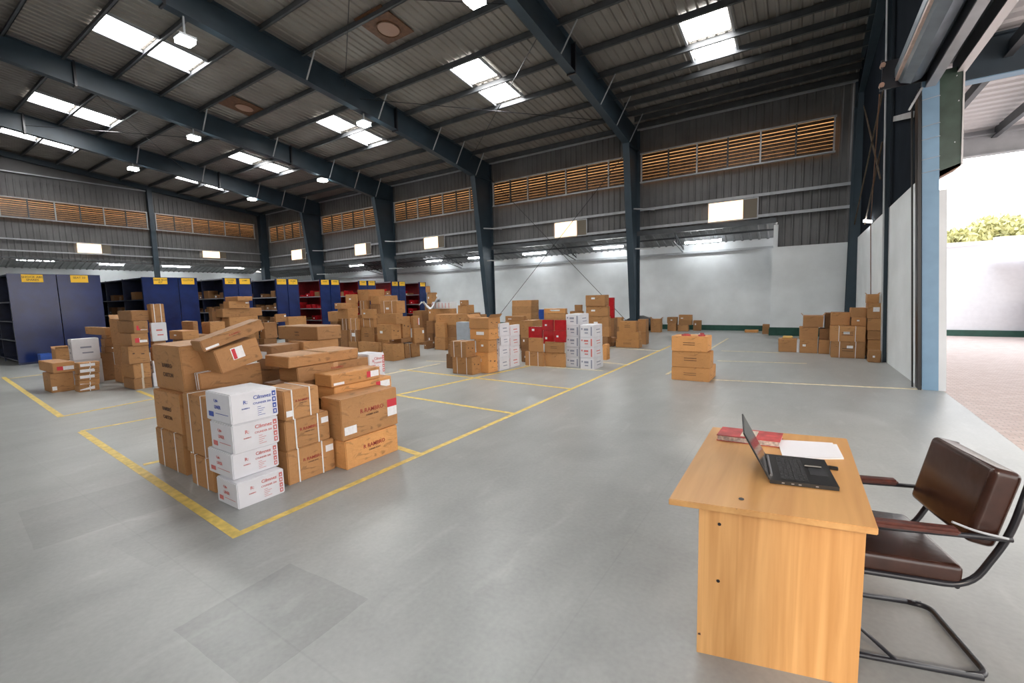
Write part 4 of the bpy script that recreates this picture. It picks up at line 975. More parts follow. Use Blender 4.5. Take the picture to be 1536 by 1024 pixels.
def stack(desc, base, boxes, yaw=0., z0=0., dep=None, looks=None):
    """a stack of cartons surveyed from the photo. base = picture point of the near floor corner.
    boxes = (c, l, r, t, kind, flags, opts): picture columns of the near edge, left and right ends, picture row of the near top corner"""
    B = at_z(*base, z0); hd = B.xy.to_3d().normalized(); dp = dep or B.xy.length; z = z0; res = []; n = len(boxes)
    for i, bx in enumerate(boxes):
        c, l, r, t, k, f = bx[:6]; o = bx[6] if len(bx) > 6 else {}
        yw = math.radians(o.get('yaw', yaw)); dd = dp+o.get('dd', 0.)
        P = corner_at(c, z, dd, hd)
        ux = Vector((-math.cos(yw), -math.sin(yw), 0)); uy = Vector((-math.sin(yw), math.cos(yw), 0))
        wx = o.get('wx') or solve_w(P, ux, l); wy = o.get('wy') or solve_w(P, uy, r)
        d = ray(c, t); tt = dd/Vector((d.x, d.y)).dot(hd.xy); h = max(.04, CAMH+d.z*tt-z)
        if 'h' in o: h = o['h']
        look = o.get('look') or LOOK[k]
        lab = o.get('label') or ('%s, %s' % (look, desc) if n == 1 else '%s, %s in %s' % (look, 'topmost' if i == n-1 else ORD[i], desc))
        wx, wy, P = fit(P, wx, wy, z, z+h, yw, o, '%s|%d' % (desc, i))
        P2 = P+Vector((0, 0, o.get('lift', 0)))
        res.append(carton(P2, wx, wy, h, yw, k, f, lab, o.get('group'), math.radians(o.get('rx', 0)), math.radians(o.get('ry', 0)), o.get('name')))
        z += h+.001 + o.get('lift', 0)
    return res, z
# ---- big pile in the near yellow bay
A = 'the near pile beside the yellow lines'
stack('the near pile\'s white stack', (358, 765.3), [
    (358, 327.2, 428.5, 725.5, 'w', 'V', {'look': 'white carton with red print'}), (350, 314, 419.5, 681.7, 'w', 'V', {'look': 'white carton with red print', 'dd': .10}),
    (351, 318, 420, 638, 'w', 'V', {'look': 'white carton with red print', 'dd': .08}), (347.8, 310.3, 418.5, 592, 'w', 'W', {'look': 'white carton with blue print', 'dd': .08})])
stack('the strapped three beside the white stack', (434, 728.8), [
    (434, 0, 503.8, 677, 'b', 'spl', {'wx': .42}), (430, 0, 496, 632, 'b', 'spl', {'wx': .42}), (428, 0, 480.5, 587, 'b', 'spk', {'wx': .42})])
stack('the near pile\'s right-end pair', (520.6, 705.6), [
    (520.6, 503.5, 598, 662.3, 'o', 'p', {'wx': .40}), (512, 482, 597.5, 600.5, 'b', 'pqkB', {'look': 'large carton with red and white label'})])
_, zc3 = None, None
stack('the left corner stack of the near pile', (279.8, 713.9), [
    (279.8, 238.3, 289, 652.5, 'b', 'S', {}), (274.8, 235, 289, 590.5, 'b', 'P', {}), (277.8, 236, 314, 519.0, 'b', 'PB', {'look': 'tall brown carton leaning slightly back', 'wy': .55, 'ry': 0, 'rx': 2})])
stack('the strapped stack between the left corner and the white cartons', (325.5, 743), [
    (325.5, 289, 340, 692, 'b', 'S', {'wy': .30, 'dd': .03}), (321, 281, 340, 596, 'b', 'S', {'wy': .34, 'dd': .06}),
    ])
# inner layers that carry the loose flat cartons on top
def rel(desc, P, bs): pass
stack('the near pile\'s tilted stack', (318, 716), [
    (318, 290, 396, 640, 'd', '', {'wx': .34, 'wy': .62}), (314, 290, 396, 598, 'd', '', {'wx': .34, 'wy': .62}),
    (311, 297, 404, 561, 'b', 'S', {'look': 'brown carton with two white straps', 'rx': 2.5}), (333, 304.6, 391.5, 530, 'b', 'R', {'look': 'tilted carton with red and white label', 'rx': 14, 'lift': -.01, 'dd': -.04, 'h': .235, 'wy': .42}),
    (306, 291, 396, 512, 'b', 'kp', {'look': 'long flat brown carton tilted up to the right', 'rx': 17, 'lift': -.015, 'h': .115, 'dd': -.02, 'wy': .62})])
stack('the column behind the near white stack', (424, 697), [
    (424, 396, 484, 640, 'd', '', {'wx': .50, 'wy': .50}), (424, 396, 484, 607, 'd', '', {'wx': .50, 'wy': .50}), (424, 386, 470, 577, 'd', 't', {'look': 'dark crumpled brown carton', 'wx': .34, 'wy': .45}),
    (447.4, 428, 553.8, 551.5, 'b', 'pt', {'look': 'long flat carton with red print', 'wx': .36, 'dd': .02}), (432.5, 418.5, 537.5, 530.5, 'b', 't', {'look': 'long flat brown carton with plain side', 'wx': .46, 'h': .125})])
stack('the flat pair atop the large labelled carton', (520, 690), [
    (520, 500, 592, 646, 'd', '', {'wx': .3, 'wy': .4, 'dd': .35, 'label': 'dark carton under the flat pair behind the large labelled carton', 'h': .632}),
    (503.8, 493, 589, 581, 'o', 'kr', {'wx': .32, 'look': 'flat orange carton', 'dd': .06}), (497.5, 488, 571, 562.5, 'o', 'kr', {'wx': .30, 'look': 'flat orange carton', 'dd': .05})])
stack('the white pair behind the flat orange pair', (545, 668), [
    (545, 530, 578, 625, 'd', '', {'wx': .3, 'wy': .4, 'h': .55, 'dd': .3}), (548, 530, 581, 560, 'w', 'V', {'look': 'white carton with red print', 'wx': .35, 'dd': .25, 'h': .21}), (548, 530, 579.5, 533, 'w', 'V', {'look': 'white carton with red print', 'wx': .35, 'dd': .25})])
stack('the rear column of the near pile', (470, 640), [
    (470, 440, 515, 600, 'd', '', {'wx': .7, 'wy': .45, 'h': .40}), (470, 440, 515, 560, 'd', '', {'wx': .7, 'wy': .45, 'h': .40}), (458, 440, 511, 512, 'b', '', {'look': 'open brown carton with loose flaps', 'wx': .35}),
    (476.8, 417.5, 512.8, 489.5, 'b', 'P', {'look': 'long brown carton with a pale end', 'yaw': 3})])
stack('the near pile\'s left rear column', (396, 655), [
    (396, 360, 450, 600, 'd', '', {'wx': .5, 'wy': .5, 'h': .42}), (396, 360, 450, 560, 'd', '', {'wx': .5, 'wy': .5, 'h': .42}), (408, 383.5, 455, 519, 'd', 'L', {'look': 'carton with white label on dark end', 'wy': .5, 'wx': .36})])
# ---- left group near the blue rack ends
stack('the pair of trays left of the five strapped cartons', (78, 589.5), [(78, 67, 113, 560.5, 'b', 'k', {}), (80, 59, 114, 545, 'b', 'm', {'look': 'wide tray-shaped brown carton', 'F': 1})])
stack('the strapped stack of five', (119, 588.6), [(119, 112.5, 150, y, 'b', '', {'look': 'flat brown carton with white end label'}) for y in (579.5, 571, 562, 553, 544.5)])
for o in [x for x in bpy.data.objects if x.get('label', '').startswith('flat brown carton with white end')]:
    b = o.data.vertices; wy = max(v.co.y for v in b); h = max(v.co.z for v in b)
    fquad(MB(), 'X', wy*.05, wy*.75, h*.3, h*.8).build('shipping_label', M['label'], o); MB().box(0, .004, wy*.5, wy*.54, 0, h).build('strap', M['strap'], o)
stack('the white pair behind the five strapped cartons', (110.5, 579), [(112, 106, 157, 541, 'w', 'G', {}), (110, 104.7, 151.6, 508.8, 'w', 'G', {'look': 'large white carton with grey print'})])
stack('the low stack beside the blue tub', (84, 566), [(84, 80, 110, 541, 'd', '', {'wx': .4}), (84, 79.5, 111, 523.6, 'b', 'F', {'look': 'open brown carton', 'wx': .35})])
stack('standing alone on the floor before the first rack', (62.5, 549), [(62.5, 58, 80.5, 531, 'u', '', {'look': 'small blue plastic tub'})])
stack('the column left of tall taped stack', (158, 571), [(155, 148, 175, 529.5, 'd', '', {'wx': .3}), (158, 152, 171, 520, 'd', 'l', {}), (158, 152, 172, 508, 'd', 'l', {}), (160, 135, 172, 503, 'd', 't', {'wx': .35}),
    (157.8, 128.5, 170.5, 491.5, 'b', 't', {'look': 'long flat brown carton jutting out'})])
stack('the tall taped stack in the left group', (202.3, 584.6), [(202.3, 186, 229, 568, 'b', 'v', {}), (202, 183.6, 227.5, 546, 'b', 'v', {}), (194, 183, 226, 519.5, 'b', 'c', {}), (199, 180.5, 223.5, 500.5, 'b', 'm', {}), (201.6, 177, 223, 481.4, 'b', 'mt', {}),
    (197.7, 178, 200, 466, 'b', '', {'look': 'small brown carton tilted back', 'rx': 0, 'ry': 0, 'wy': .3, 'dd': .15})])
stack('the narrow column left of the tall taped stack', (184, 576), [(184, 173, 190, 548, 'b', '', {'wy': .25, 'dd': .18}), (183, 172, 190, 517, 'b', '', {'wy': .25, 'dd': .18}), (182, 168, 190, 478, 'b', 'F', {'wy': .25, 'dd': .18})])
stack('the column right of tall taped stack', (231, 580), [(231, 225, 252, 559, 'w', 'G', {}), (231, 225, 251, 541, 'w', 'G', {}), (231, 226, 251, 521, 'b', 't', {}), (231, 226, 250, 512, 'd', '', {}),
    (229, 226, 252, 484, 'w', 'H', {'look': 'white wrapped carton with red print'}), (221.5, 215.6, 248.5, 456, 'b', 's', {'look': 'brown carton with straps and white label'})])
# ---- group behind the near pile, left
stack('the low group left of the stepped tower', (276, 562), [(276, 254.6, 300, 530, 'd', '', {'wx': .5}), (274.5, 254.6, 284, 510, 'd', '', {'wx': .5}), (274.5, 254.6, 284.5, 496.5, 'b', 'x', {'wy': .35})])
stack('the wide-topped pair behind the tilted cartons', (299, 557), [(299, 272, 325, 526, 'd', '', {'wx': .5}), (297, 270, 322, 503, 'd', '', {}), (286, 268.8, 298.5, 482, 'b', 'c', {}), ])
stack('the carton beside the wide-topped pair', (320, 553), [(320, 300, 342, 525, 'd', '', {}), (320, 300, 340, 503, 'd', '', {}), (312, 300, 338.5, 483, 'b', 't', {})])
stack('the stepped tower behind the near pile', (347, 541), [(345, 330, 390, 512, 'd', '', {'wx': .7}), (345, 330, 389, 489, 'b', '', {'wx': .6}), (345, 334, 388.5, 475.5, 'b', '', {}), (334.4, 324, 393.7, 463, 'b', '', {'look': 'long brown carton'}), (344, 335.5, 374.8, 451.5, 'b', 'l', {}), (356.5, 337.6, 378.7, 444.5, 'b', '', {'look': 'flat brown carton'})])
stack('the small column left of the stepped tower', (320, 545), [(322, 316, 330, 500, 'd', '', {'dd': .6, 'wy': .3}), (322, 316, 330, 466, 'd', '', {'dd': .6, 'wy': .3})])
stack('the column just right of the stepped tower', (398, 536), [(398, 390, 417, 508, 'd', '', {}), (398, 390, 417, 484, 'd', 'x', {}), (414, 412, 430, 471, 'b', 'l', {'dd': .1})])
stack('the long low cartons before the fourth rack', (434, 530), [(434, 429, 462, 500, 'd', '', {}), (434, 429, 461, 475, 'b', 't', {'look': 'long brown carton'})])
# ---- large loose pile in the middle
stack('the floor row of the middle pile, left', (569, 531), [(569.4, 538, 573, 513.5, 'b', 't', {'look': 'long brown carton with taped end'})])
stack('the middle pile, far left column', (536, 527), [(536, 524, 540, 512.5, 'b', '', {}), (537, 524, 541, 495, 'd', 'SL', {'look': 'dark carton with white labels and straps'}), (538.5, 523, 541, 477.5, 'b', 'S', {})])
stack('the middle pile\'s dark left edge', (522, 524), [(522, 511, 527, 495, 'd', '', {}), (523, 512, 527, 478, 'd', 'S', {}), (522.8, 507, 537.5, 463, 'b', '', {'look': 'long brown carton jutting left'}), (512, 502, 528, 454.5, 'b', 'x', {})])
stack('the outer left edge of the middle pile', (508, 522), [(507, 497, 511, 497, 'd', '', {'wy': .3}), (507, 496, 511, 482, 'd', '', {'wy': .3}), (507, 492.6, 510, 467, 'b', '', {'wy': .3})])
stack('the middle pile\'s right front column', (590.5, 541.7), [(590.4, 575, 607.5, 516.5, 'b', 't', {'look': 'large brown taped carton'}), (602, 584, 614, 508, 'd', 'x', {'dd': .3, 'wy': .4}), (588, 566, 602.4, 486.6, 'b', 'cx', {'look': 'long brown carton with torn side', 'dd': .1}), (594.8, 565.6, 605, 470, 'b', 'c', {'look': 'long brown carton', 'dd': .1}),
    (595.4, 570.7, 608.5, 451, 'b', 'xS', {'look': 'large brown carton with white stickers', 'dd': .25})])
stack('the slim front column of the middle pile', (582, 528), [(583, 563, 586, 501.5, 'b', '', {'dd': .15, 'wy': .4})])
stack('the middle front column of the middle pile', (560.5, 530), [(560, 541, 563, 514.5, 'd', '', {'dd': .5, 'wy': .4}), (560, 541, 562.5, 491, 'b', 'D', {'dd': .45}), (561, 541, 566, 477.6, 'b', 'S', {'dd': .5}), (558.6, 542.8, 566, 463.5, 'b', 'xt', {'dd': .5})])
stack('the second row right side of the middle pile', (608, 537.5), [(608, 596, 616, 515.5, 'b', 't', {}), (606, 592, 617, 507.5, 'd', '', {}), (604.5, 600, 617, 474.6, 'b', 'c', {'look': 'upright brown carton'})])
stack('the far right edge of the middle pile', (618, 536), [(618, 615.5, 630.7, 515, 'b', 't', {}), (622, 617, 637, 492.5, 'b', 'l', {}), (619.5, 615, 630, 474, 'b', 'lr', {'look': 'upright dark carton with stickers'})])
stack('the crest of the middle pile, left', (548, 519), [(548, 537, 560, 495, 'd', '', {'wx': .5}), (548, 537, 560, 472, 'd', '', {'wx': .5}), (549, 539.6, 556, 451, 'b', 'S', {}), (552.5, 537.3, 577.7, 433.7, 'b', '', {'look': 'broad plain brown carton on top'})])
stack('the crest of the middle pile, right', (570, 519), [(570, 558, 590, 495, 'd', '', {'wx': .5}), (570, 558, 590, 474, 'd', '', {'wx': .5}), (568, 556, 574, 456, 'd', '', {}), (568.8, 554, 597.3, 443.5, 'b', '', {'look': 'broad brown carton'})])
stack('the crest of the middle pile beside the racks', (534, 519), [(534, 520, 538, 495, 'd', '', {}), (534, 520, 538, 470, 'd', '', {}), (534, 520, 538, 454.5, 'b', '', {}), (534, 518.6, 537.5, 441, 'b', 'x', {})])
# ---- pile before the grey crate
stack('the tall rear pair by the last rack', (650, 505), [(648, 638, 656, 482, 'd', '', {}), (648, 638, 656.4, 455.5, 'd', '', {}), (648, 641, 656.4, 438.5, 'b', 'xl', {}), (644, 638.6, 646, 429, 'b', '', {})])
stack('the reddish dark column right of the middle pile', (634, 517), [(634, 622, 645, 492, 'd', '', {}), (634, 620, 645, 466, 'd', '', {'look': 'reddish-brown carton'})])
stack('the small pair on the floor left of the packed pile', (641, 523.5), [(641, 636, 652, 511.5, 'd', 'xl', {})])
stack('the left edge of the packed pile', (650, 521), [(650, 641, 654, 500, 'd', 'x', {}), (650, 640, 654, 481, 'd', '', {}), (650, 642.6, 685.6, 463.5, 'b', 'x', {'look': 'long brown carton'})])
stack('the second column of the packed pile', (668, 525), [(668, 652, 672, 506, 'b', '', {}), (668, 653, 672, 484, 'b', '', {})])
stack('the grey crate side of the packed pile', (685, 525.5), [(685, 668, 700, 506, 'b', '', {}), (685, 666, 700, 488, 'd', 'c', {}), (683, 651, 703.7, 471.7, 'b', 'c', {'look': 'long brown carton with scrawl'})])
stack('the rear of the packed pile', (700, 513), [(700, 686, 722, 492, 'd', '', {}), (700, 686, 722, 470, 'd', '', {}), (700, 686.5, 711.6, 457.5, 'b', '', {}), (698, 689.7, 703.4, 450, 'b', 'x', {'look': 'small brown carton'})])
stack('behind the strapped front cartons, next to the column foot', (716, 510), [(718, 704, 730, 488, 'd', '', {}), (718, 706, 731, 472, 'b', '', {})])
stack('standing beside the packed pile', (704.5, 545), [(704.5, 686, 712, 515, 'b', '', {'label': 'brown carton under the grey crate in the packed pile', 'dd': .3}), (704, 685, 712, 483, 'g', '', {'label': 'light grey plastic crate standing on end in the packed pile', 'dd': .3})])
stack('the strapped pair at the yellow line crossing', (708.9, 562.5), [(708.9, 679, 722.3, 536.2, 'b', 'Sc', {}), (699.5, 675.5, 713.7, 512.5, 'b', 'Sc', {})])
stack('the low pair behind the strapped pair', (679, 553), [(680, 669.5, 688, 531.5, 'd', 't', {}), (682, 672, 688, 517, 'd', '', {})])
stack('the printed stack in the packed pile', (733, 560), [(733, 714, 747, 529, 'o', 'xc', {}), (733, 714, 746, 510, 'o', 'xc', {}), (733.5, 705, 749, 493.7, 'o', 'Lc', {'look': 'carton with big pale label'}), (732.8, 703.7, 751, 477, 'b', 'Fc', {'look': 'open brown carton'})])
stack('the plastic-wrapped white stack', (750, 556.5), [(750, 743, 764.6, y, 'w', 'G', {}) for y in (536.6, 519, 504.5, 485)])
stack('the second white stack by the yellow line', (766, 551.5), [(766, 762, 780, y, 'w', 'H', {}) for y in (534, 520, 504.5, 487.6)])
# ---- red and white group
stack('the strapped pair left of the red cartons', (815, 549.8), [(815, 787.8, 818, 528.2, 'b', 'S', {}), (813.2, 793, 816, 507, 'b', 't', {})])
stack('the upright pair left of the red cartons', (793, 546), [(794, 782, 797, 527, 'd', 'x', {'dd': .3}), (794, 782.4, 797, 506, 'd', 'x', {'dd': .3})])
stack('the pair under the red cartons', (847, 551.2), [(847, 817.5, 849.5, 530, 'b', 't', {}), (845, 815.5, 847.5, 513.5, 'b', 'D', {}), (848.3, 831.5, 850, 496, 'r', 'x', {}), (848.3, 831.5, 850, 479.8, 'r', '', {})])
stack('the red column in the middle', (831, 546), [(831, 817, 833, 530, 'd', '', {'dd': .5}), (831, 817, 833, 513, 'd', '', {'dd': .4}), (830.5, 814.8, 832, 496, 'r', 'x', {'dd': -.1}), (830, 813.2, 831.5, 479.5, 'r', 'x', {'dd': -.1})])
stack('the left red column', (813, 546), [(812, 797, 815, 528, 'd', '', {'dd': .6}), (812, 797, 815, 507, 'd', '', {'dd': .6}), (813, 792.8, 815, 490, 'r', 'x', {'dd': .1})])
stack('the left tall white stack', (869, 551.3), [(869, 849.6, 871, y, 'w', 'G', {'wy': .36}) for y in (536, 521, 504.5, 488)] + [(868.8, 848.5, 883.5, 471, 'w', 'G', {})])
stack('the right tall white stack', (890.4, 555), [(890.4, 870.5, 904.8, 537.3, 'w', 'G', {}), (890.4, 870, 904, 521, 'w', 'H', {}), (890.2, 870, 904, 506, 'w', 'H', {}), (890, 870, 903.6, 487.5, 'w', 'G', {})])
stack('alone on the floor right of the white stacks', (910, 539.9), [(910, 904.3, 915, 516.8, 'o', '', {'look': 'upright orange-brown carton'})])
stack('the brown row behind the red cartons', (800, 527), [(799, 781, 812, 508, 'd', '', {}), (799, 781, 815, 481, 'b', 't', {})])
stack('the low brown row behind the second white stack', (775, 523), [(778, 759, 790, 502, 'd', 'S', {}), (780, 758, 797, 482, 'b', '', {}), (786, 758, 790, 474, 'b', 'x', {'look': 'flat taped brown carton'})])
stack('the square block behind, near the back wall', (797, 499), [(797, 768, 809, 487, 'b', '', {}), (797, 768, 809, 478, 'b', 't', {}), (797, 768, 808.5, 469, 'b', 't', {}), (797, 768, 808.5, 459, 'b', 't', {}), (797, 768, 808, 450, 'b', 't', {})])
stack('beside the square block near the back wall', (814, 496.5), [(814, 806, 818, 480, 'u', '', {'dd': 1.}), (814, 806, 818, 464, 'u', '', {'dd': 1.})])
stack('the labelled row behind the red cartons', (848, 508), [(848, 816, 853, 490, 'd', '', {}), (848, 816, 853, 478, 'b', 't', {}), (848, 816, 852, 469.5, 'b', '', {}), (848, 815.8, 851, 462.5, 'o', 'xL', {'look': 'flat orange carton with white labels'})])
stack('the small pair showing above the white stacks', (873, 505), [(873, 855, 876, 488, 'd', '', {}), (873, 855, 876, 466.5, 'b', '', {}), (872, 862, 874, 457, 'b', '', {'look': 'small brown carton'})])
stack('the tall open-flapped stack beside the red carton', (909, 521), [(912, 884, 917, 505, 'd', '', {}), (914, 882, 917, 490, 'b', '', {}), (913, 879.5, 916, 474.5, 'b', 'x', {}), (912, 879, 915, 459, 'b', 'x', {}), (907.5, 878.3, 913.5, 442, 'b', 'xx', {'look': 'brown carton with torn open side'})])
stack('behind the tall open-flapped stack', (921, 512), [(921, 912, 926, 494, 'd', '', {'dd': .6, 'label': 'dark carton behind the tall open-flapped stack carrying the red one'}), (921, 912, 926, 477, 'd', '', {'dd': .6, 'label': 'brown carton directly under the upright red carton'}), (920.5, 912, 922.5, 446, 'r', '', {'look': 'tall upright red carton', 'dd': .6, 'label': 'tall upright red carton standing behind the open-flapped stack'})])
stack('the low flat heap between white stacks and orange cartons', (921, 519.5), [(921, 905, 924, 513, 'd', '', {}), (921, 906, 925, 506, 'b', '', {})])
stack('the brown column beside the black bag', (932, 505), [(932, 917, 936, 490, 'd', '', {}), (932, 918, 936, 476, 'b', '', {})])
stack('the orange three by the foot of the tallest column', (958.6, 522), [(958.6, 923.5, 963.5, 509.5, 'o', 'D', {}), (957.7, 925.4, 961.6, 498, 'o', '', {}), (954, 928.4, 957, 481.5, 'o', 'D', {})])
stack('the upright pair behind the orange three', (969, 516.7), [(969, 958, 973.5, 497, 'b', 't', {}), (968.4, 957, 973, 478.8, 'b', 't', {})])
# ---- along the back wall
stack('the rear wall row right of the black bag', (991, 498.5), [(991, 976, 993.5, 478, 'b', 'F', {'look': 'open sagging brown carton'})])
stack('the left pair at the green skirting', (1014, 496.5), [(1014, 1001, 1016.5, 485, 'b', '', {}), (1015, 1000.5, 1017, 475.5, 'b', 'x', {})])
stack('the stack of three at the green skirting', (1032, 496.8), [(1032, 1016.5, 1034, 487.5, 'b', '', {}), (1037, 1017.5, 1039, 480.5, 'b', '', {}), (1037.5, 1018, 1039, 472, 'b', 'x', {})])
stack('standing alone right of the stack of three at the green skirting', (1051, 496), [(1051, 1039.5, 1052.5, 480.5, 'b', 'x', {})])
stack('lying flat before the back wall skirting', (1137, 498.8), [(1137, 1117, 1138, 495, 'o', '', {'look': 'flat orange carton'})])
stack('against the green skirting behind the flat orange one', (1142, 495.6), [(1142, 1128.5, 1143, 487.5, 'd', '', {'look': 'dull olive-brown carton'})])
stack('tucked at the corner of the projecting white wall', (1154, 501), [(1154, 1143, 1155, 486.5, 'b', '', {'wy': .3, 'look': 'upright brown carton'})])
# ---- lone stack on the open floor
r, z = stack('the lone three-carton stack on open floor', (1064, 573.3), [(1064, 1007, 1073.5, 552.8, 'o', 'D', {'look': 'orange-brown carton with hand slot'}), (1064.7, 1007.3, 1070, 528.4, 'o', 'D', {}), (1061, 1007, 1067.5, 505, 'o', 'D', {'look': 'orange-brown carton with dented lid'})])
T = r[-1].location
for dx, w, lab in ((-.40, .16, 'dark red tape roll end lying on the left of the lone stack'), (-.12, .12, 'dark red crumpled packet on the right of the lone stack')):
    mb = MB().box(-w/2, w/2, -.04, .04, 0, .03).box(-w/4, w/3, -.03, .05, .028, .06 if w < .14 else .04); o = mb.build('packet', M['bookred'], bevel=.008, seg=2); o.location = (T.x+dx, T.y+.10, z); o.rotation_euler.z = .3; tag(o, lab, 'packet')
mb = MB().box(-.03, .03, -.02, .02, 0, .05); o = mb.build('tape_roll', M['label'], bevel=.008, seg=2); o.location = (T.x-.16, T.y+.22, z); tag(o, 'small white roll standing on the lone three-carton stack', 'tape roll')
# ---- packed cartons beside the roller door
stack('the leftmost floor carton by the green skirting', (1195, 528.3), [(1195, 1167.5, 1196, 508.9, 'b', '', {'wy': .4, 'label': 'brown wrapped carton at the left end of the doorside pile'})])
stack('a', (1198.6, 528.6), [(1198.6, 1195.8, 1199, 510, 'w', '', {'wy': .4, 'label': 'thin white board standing beside the left carton of the doorside pile'})])
stack('the second column of the doorside pile', (1226, 530), [(1226, 1199, 1227, 509.5, 'b', 'x', {'wy': .5}), (1226.7, 1198.5, 1228, 490.7, 'b', '', {'wy': .5}), (1234.5, 1204, 1236, 473.7, 'b', 'F', {'wy': .45, 'look': 'open brown carton with raised flaps'})])
stack('the third column of the doorside pile', (1244, 531), [(1244, 1227.3, 1245, 509.5, 'b', '', {'wy': .5}), (1243.7, 1229, 1245, 493, 'd', '', {'wy': .4, 'dd': .08}), (1254, 1237, 1256, 476, 'd', '', {'wy': .4, 'dd': .15, 'h': .4})])
stack('the strapped pair in the doorside pile', (1297.4, 538), [(1297.4, 1246, 1298, 513, 'b', 'SDx', {'wy': .5}), (1297.8, 1245, 1299, 489.7, 'b', 'SDx', {'wy': .5})])
stack('a', (1275, 535), [(1276, 1249, 1276, 513, 'b', '', {'wy': .35, 'dd': .52, 'label': 'brown carton behind the strapped pair, doorside pile', 'h': .762}), (1274.5, 1246, 1276, 468.4, 'b', 't', {'wy': .4, 'dd': -.0, 'label': 'crushed brown carton lying on the left of the strapped pair'})])
stack('the right top of the strapped pair', (1299, 537), [(1299.3, 1277, 1300, 513, 'b', '', {'wy': .35, 'dd': .52, 'h': .762, 'label': 'second brown carton behind the strapped pair'}), (1299, 1277, 1301, 476, 'b', 'x', {'wy': .4, 'label': 'brown carton on the right of the strapped pair, doorside pile'}), (1299, 1275.5, 1301, 461.5, 'b', '', {'wy': .4, 'label': 'rounded brown parcel on top right over the strapped pair'})])
stack('the right-hand column beside the gable post', (1325, 542), [(1325, 1301, 1326, 525, 'b', '', {'wy': .4, 'dd': .35}), (1325, 1301, 1326, 510, 'b', '', {'wy': .4, 'dd': .35}), (1325, 1301, 1326, 496, 'b', '', {'wy': .4, 'dd': .35}), (1325, 1300.5, 1326, 477.6, 'b', '', {'wy': .4, 'dd': .35}), (1325, 1300.5, 1326, 454.8, 'b', 'L', {'wy': .4, 'dd': .35, 'look': 'brown carton with white label'}),
    (1318.5, 1300, 1320, 441, 'b', 'F', {'wy': .3, 'dd': .4, 'look': 'bent open brown carton'})])
stack('a', (1321, 544), [(1321, 1302, 1322, 526, 'b', 'xt', {'wy': .28, 'label': 'small taped parcel on the floor at the foot of the gable post'})])
# ---- bags and sheets
def lump(name, c, sx, sy, sz, m, lab, cat, seed, rough=.25):
    rr = random.Random(seed); bm = bmesh.new(); bmesh.ops.create_icosphere(bm, subdivisions=3, radius=1)
    from mathutils import noise as NO
    for v in bm.verts:
        k = 1+rough*NO.noise(v.co*1.7+Vector((seed, 0, 0)))+rough*.5*NO.noise(v.co*4+Vector((0, seed, 0)))
        v.co = Vector((v.co.x*sx*k, v.co.y*sy*k, max(0, v.co.z*k*.5+.5)*sz))
    me = bpy.data.meshes.new(name); bm.to_mesh(me); bm.free(); o = link(name, me, m, None, True); o.location = c; tag(o, lab, cat); return o
p = at_z(948, 499); lump('black_bag', (p.x, p.y+1.2, 0), .85, .45, .62, M['black'], 'glossy black plastic bag lying behind the orange cartons at the column', 'bag', 4)
p = at_z(655, 508); 
c = bpy.data.objects[[o.name for o in bpy.data.objects if o.get('label', '').startswith('long brown carton, topmost in the left edge of the packed')][0]]
zt = max((c.matrix_basis @ v.co).z for v in c.data.vertices); cx, cy = c.location.x, c.location.y
mb = MB(); rr = random.Random(2); g = 7
pts = [[Vector((cx-.75+i*.13, cy+.1+j*.12, zt+.03+.16*math.sin(i*1.1+j)+.10*rr.random()+.02*i)) for j in range(g)] for i in range(g)]
vs = [p for r in pts for p in r]; vs2 = [p+Vector((0, 0, .006)) for p in vs]
fs = [[i*g+j, (i+1)*g+j, (i+1)*g+j+1, i*g+j+1] for i in range(g-1) for j in range(g-1)]
mb.add(vs+vs2, [f[::-1] for f in fs]+[[g*g+k for k in f] for f in fs]); mb.build('x', M['plastic']).name = 'plastic_sheet'
o = bpy.data.objects['plastic_sheet']; tag(o, 'crumpled white plastic sheet over the left end of the packed pile', 'plastic sheet')
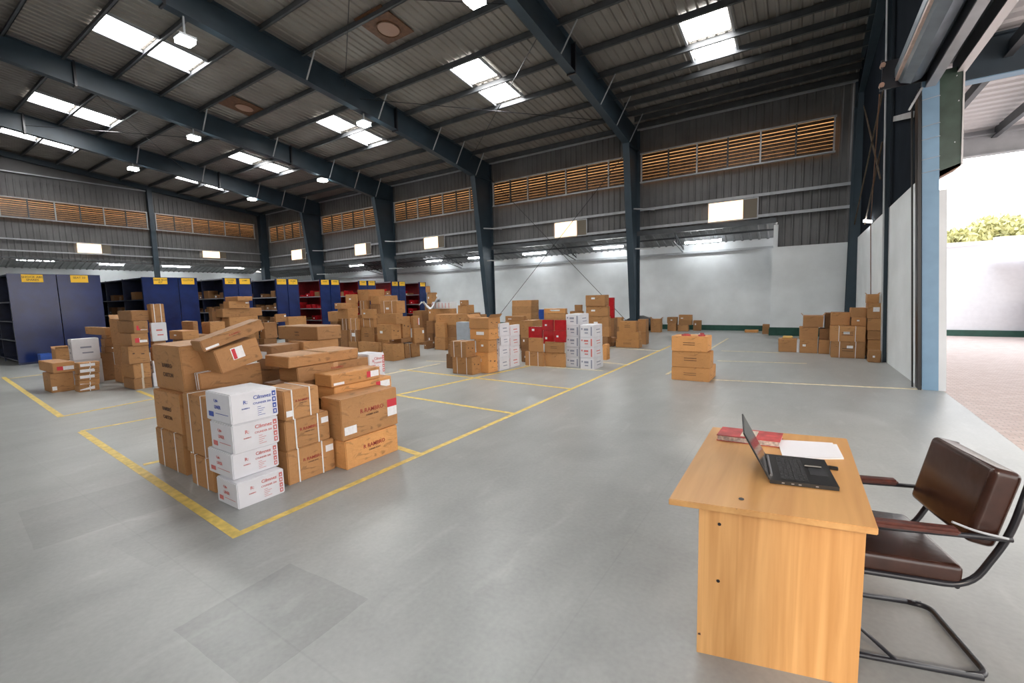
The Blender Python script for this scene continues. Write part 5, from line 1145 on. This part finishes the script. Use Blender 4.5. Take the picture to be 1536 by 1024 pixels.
o = MB().box(-.9, 0, 0, .35, 0, .24).build('wrapped_bundle', M['plastic'], bevel=.03, seg=2); o.location = (cx+.55, cy+.30, zt+.002); tag(o, 'pale pinkish-white wrapped bundle lying on the packed pile', 'bundle')
s = MB()
for k in range(6): s.box(-.85+.15*k, -.83+.15*k, -.004, 0, .03, .2)
s.build('printed_stripes', M['inkwred'], o)
c = [o for o in bpy.data.objects if o.get('label', '').startswith('brown wrapped carton at the left end')][0]
zt = max((c.matrix_basis @ v.co).z for v in c.data.vertices)
o = MB().box(-.12, .12, -.06, .06, 0, .07).build('folded_bag', mat('yellow_cloth', (.75, .52, .18), .6), bevel=.02, seg=3); o.location = (c.location.x-.22, c.location.y+.2, zt+.001); tag(o, 'small yellow folded bag on the leftmost doorside carton', 'bag')
lb = fquad(MB(), 'Y', 0, .01, 0, .01)
# ================================================================== light
w = bpy.data.worlds.new('evening_sky'); SC.world = w; w.use_nodes = True; t = w.node_tree; bg = t.nodes['Background']
tc = t.nodes.new('ShaderNodeTexCoord'); sp = t.nodes.new('ShaderNodeSeparateXYZ'); cr = t.nodes.new('ShaderNodeValToRGB')
t.links.new(tc.outputs['Generated'], sp.inputs[0]); t.links.new(sp.outputs[2], cr.inputs[0]); t.links.new(cr.outputs[0], bg.inputs[0])
cr.color_ramp.elements[0].position = .02; cr.color_ramp.elements[0].color = (1, .93, .84, 1)
cr.color_ramp.elements[1].position = .5; cr.color_ramp.elements[1].color = (.86, .92, 1, 1)
bg.inputs[1].default_value = 3.8
sd = bpy.data.lights.new('low_sun', 'SUN'); sd.energy = 1.2; sd.angle = math.radians(3); sd.color = (1, .82, .62)
so = bpy.data.objects.new('low_sun', sd); COL.objects.link(so); so.rotation_euler = Vector((.35, -1, .55)).to_track_quat('Z', 'Y').to_euler()
SC.view_settings.view_transform = 'Standard'; SC.view_settings.look = 'None'; SC.view_settings.exposure = .22; SC.view_settings.gamma = 1; SC.view_settings.use_curve_mapping = False
SC.cycles.max_bounces = 8; SC.cycles.diffuse_bounces = 5; SC.cycles.sample_clamp_indirect = 6
SC.cycles.use_denoising = True
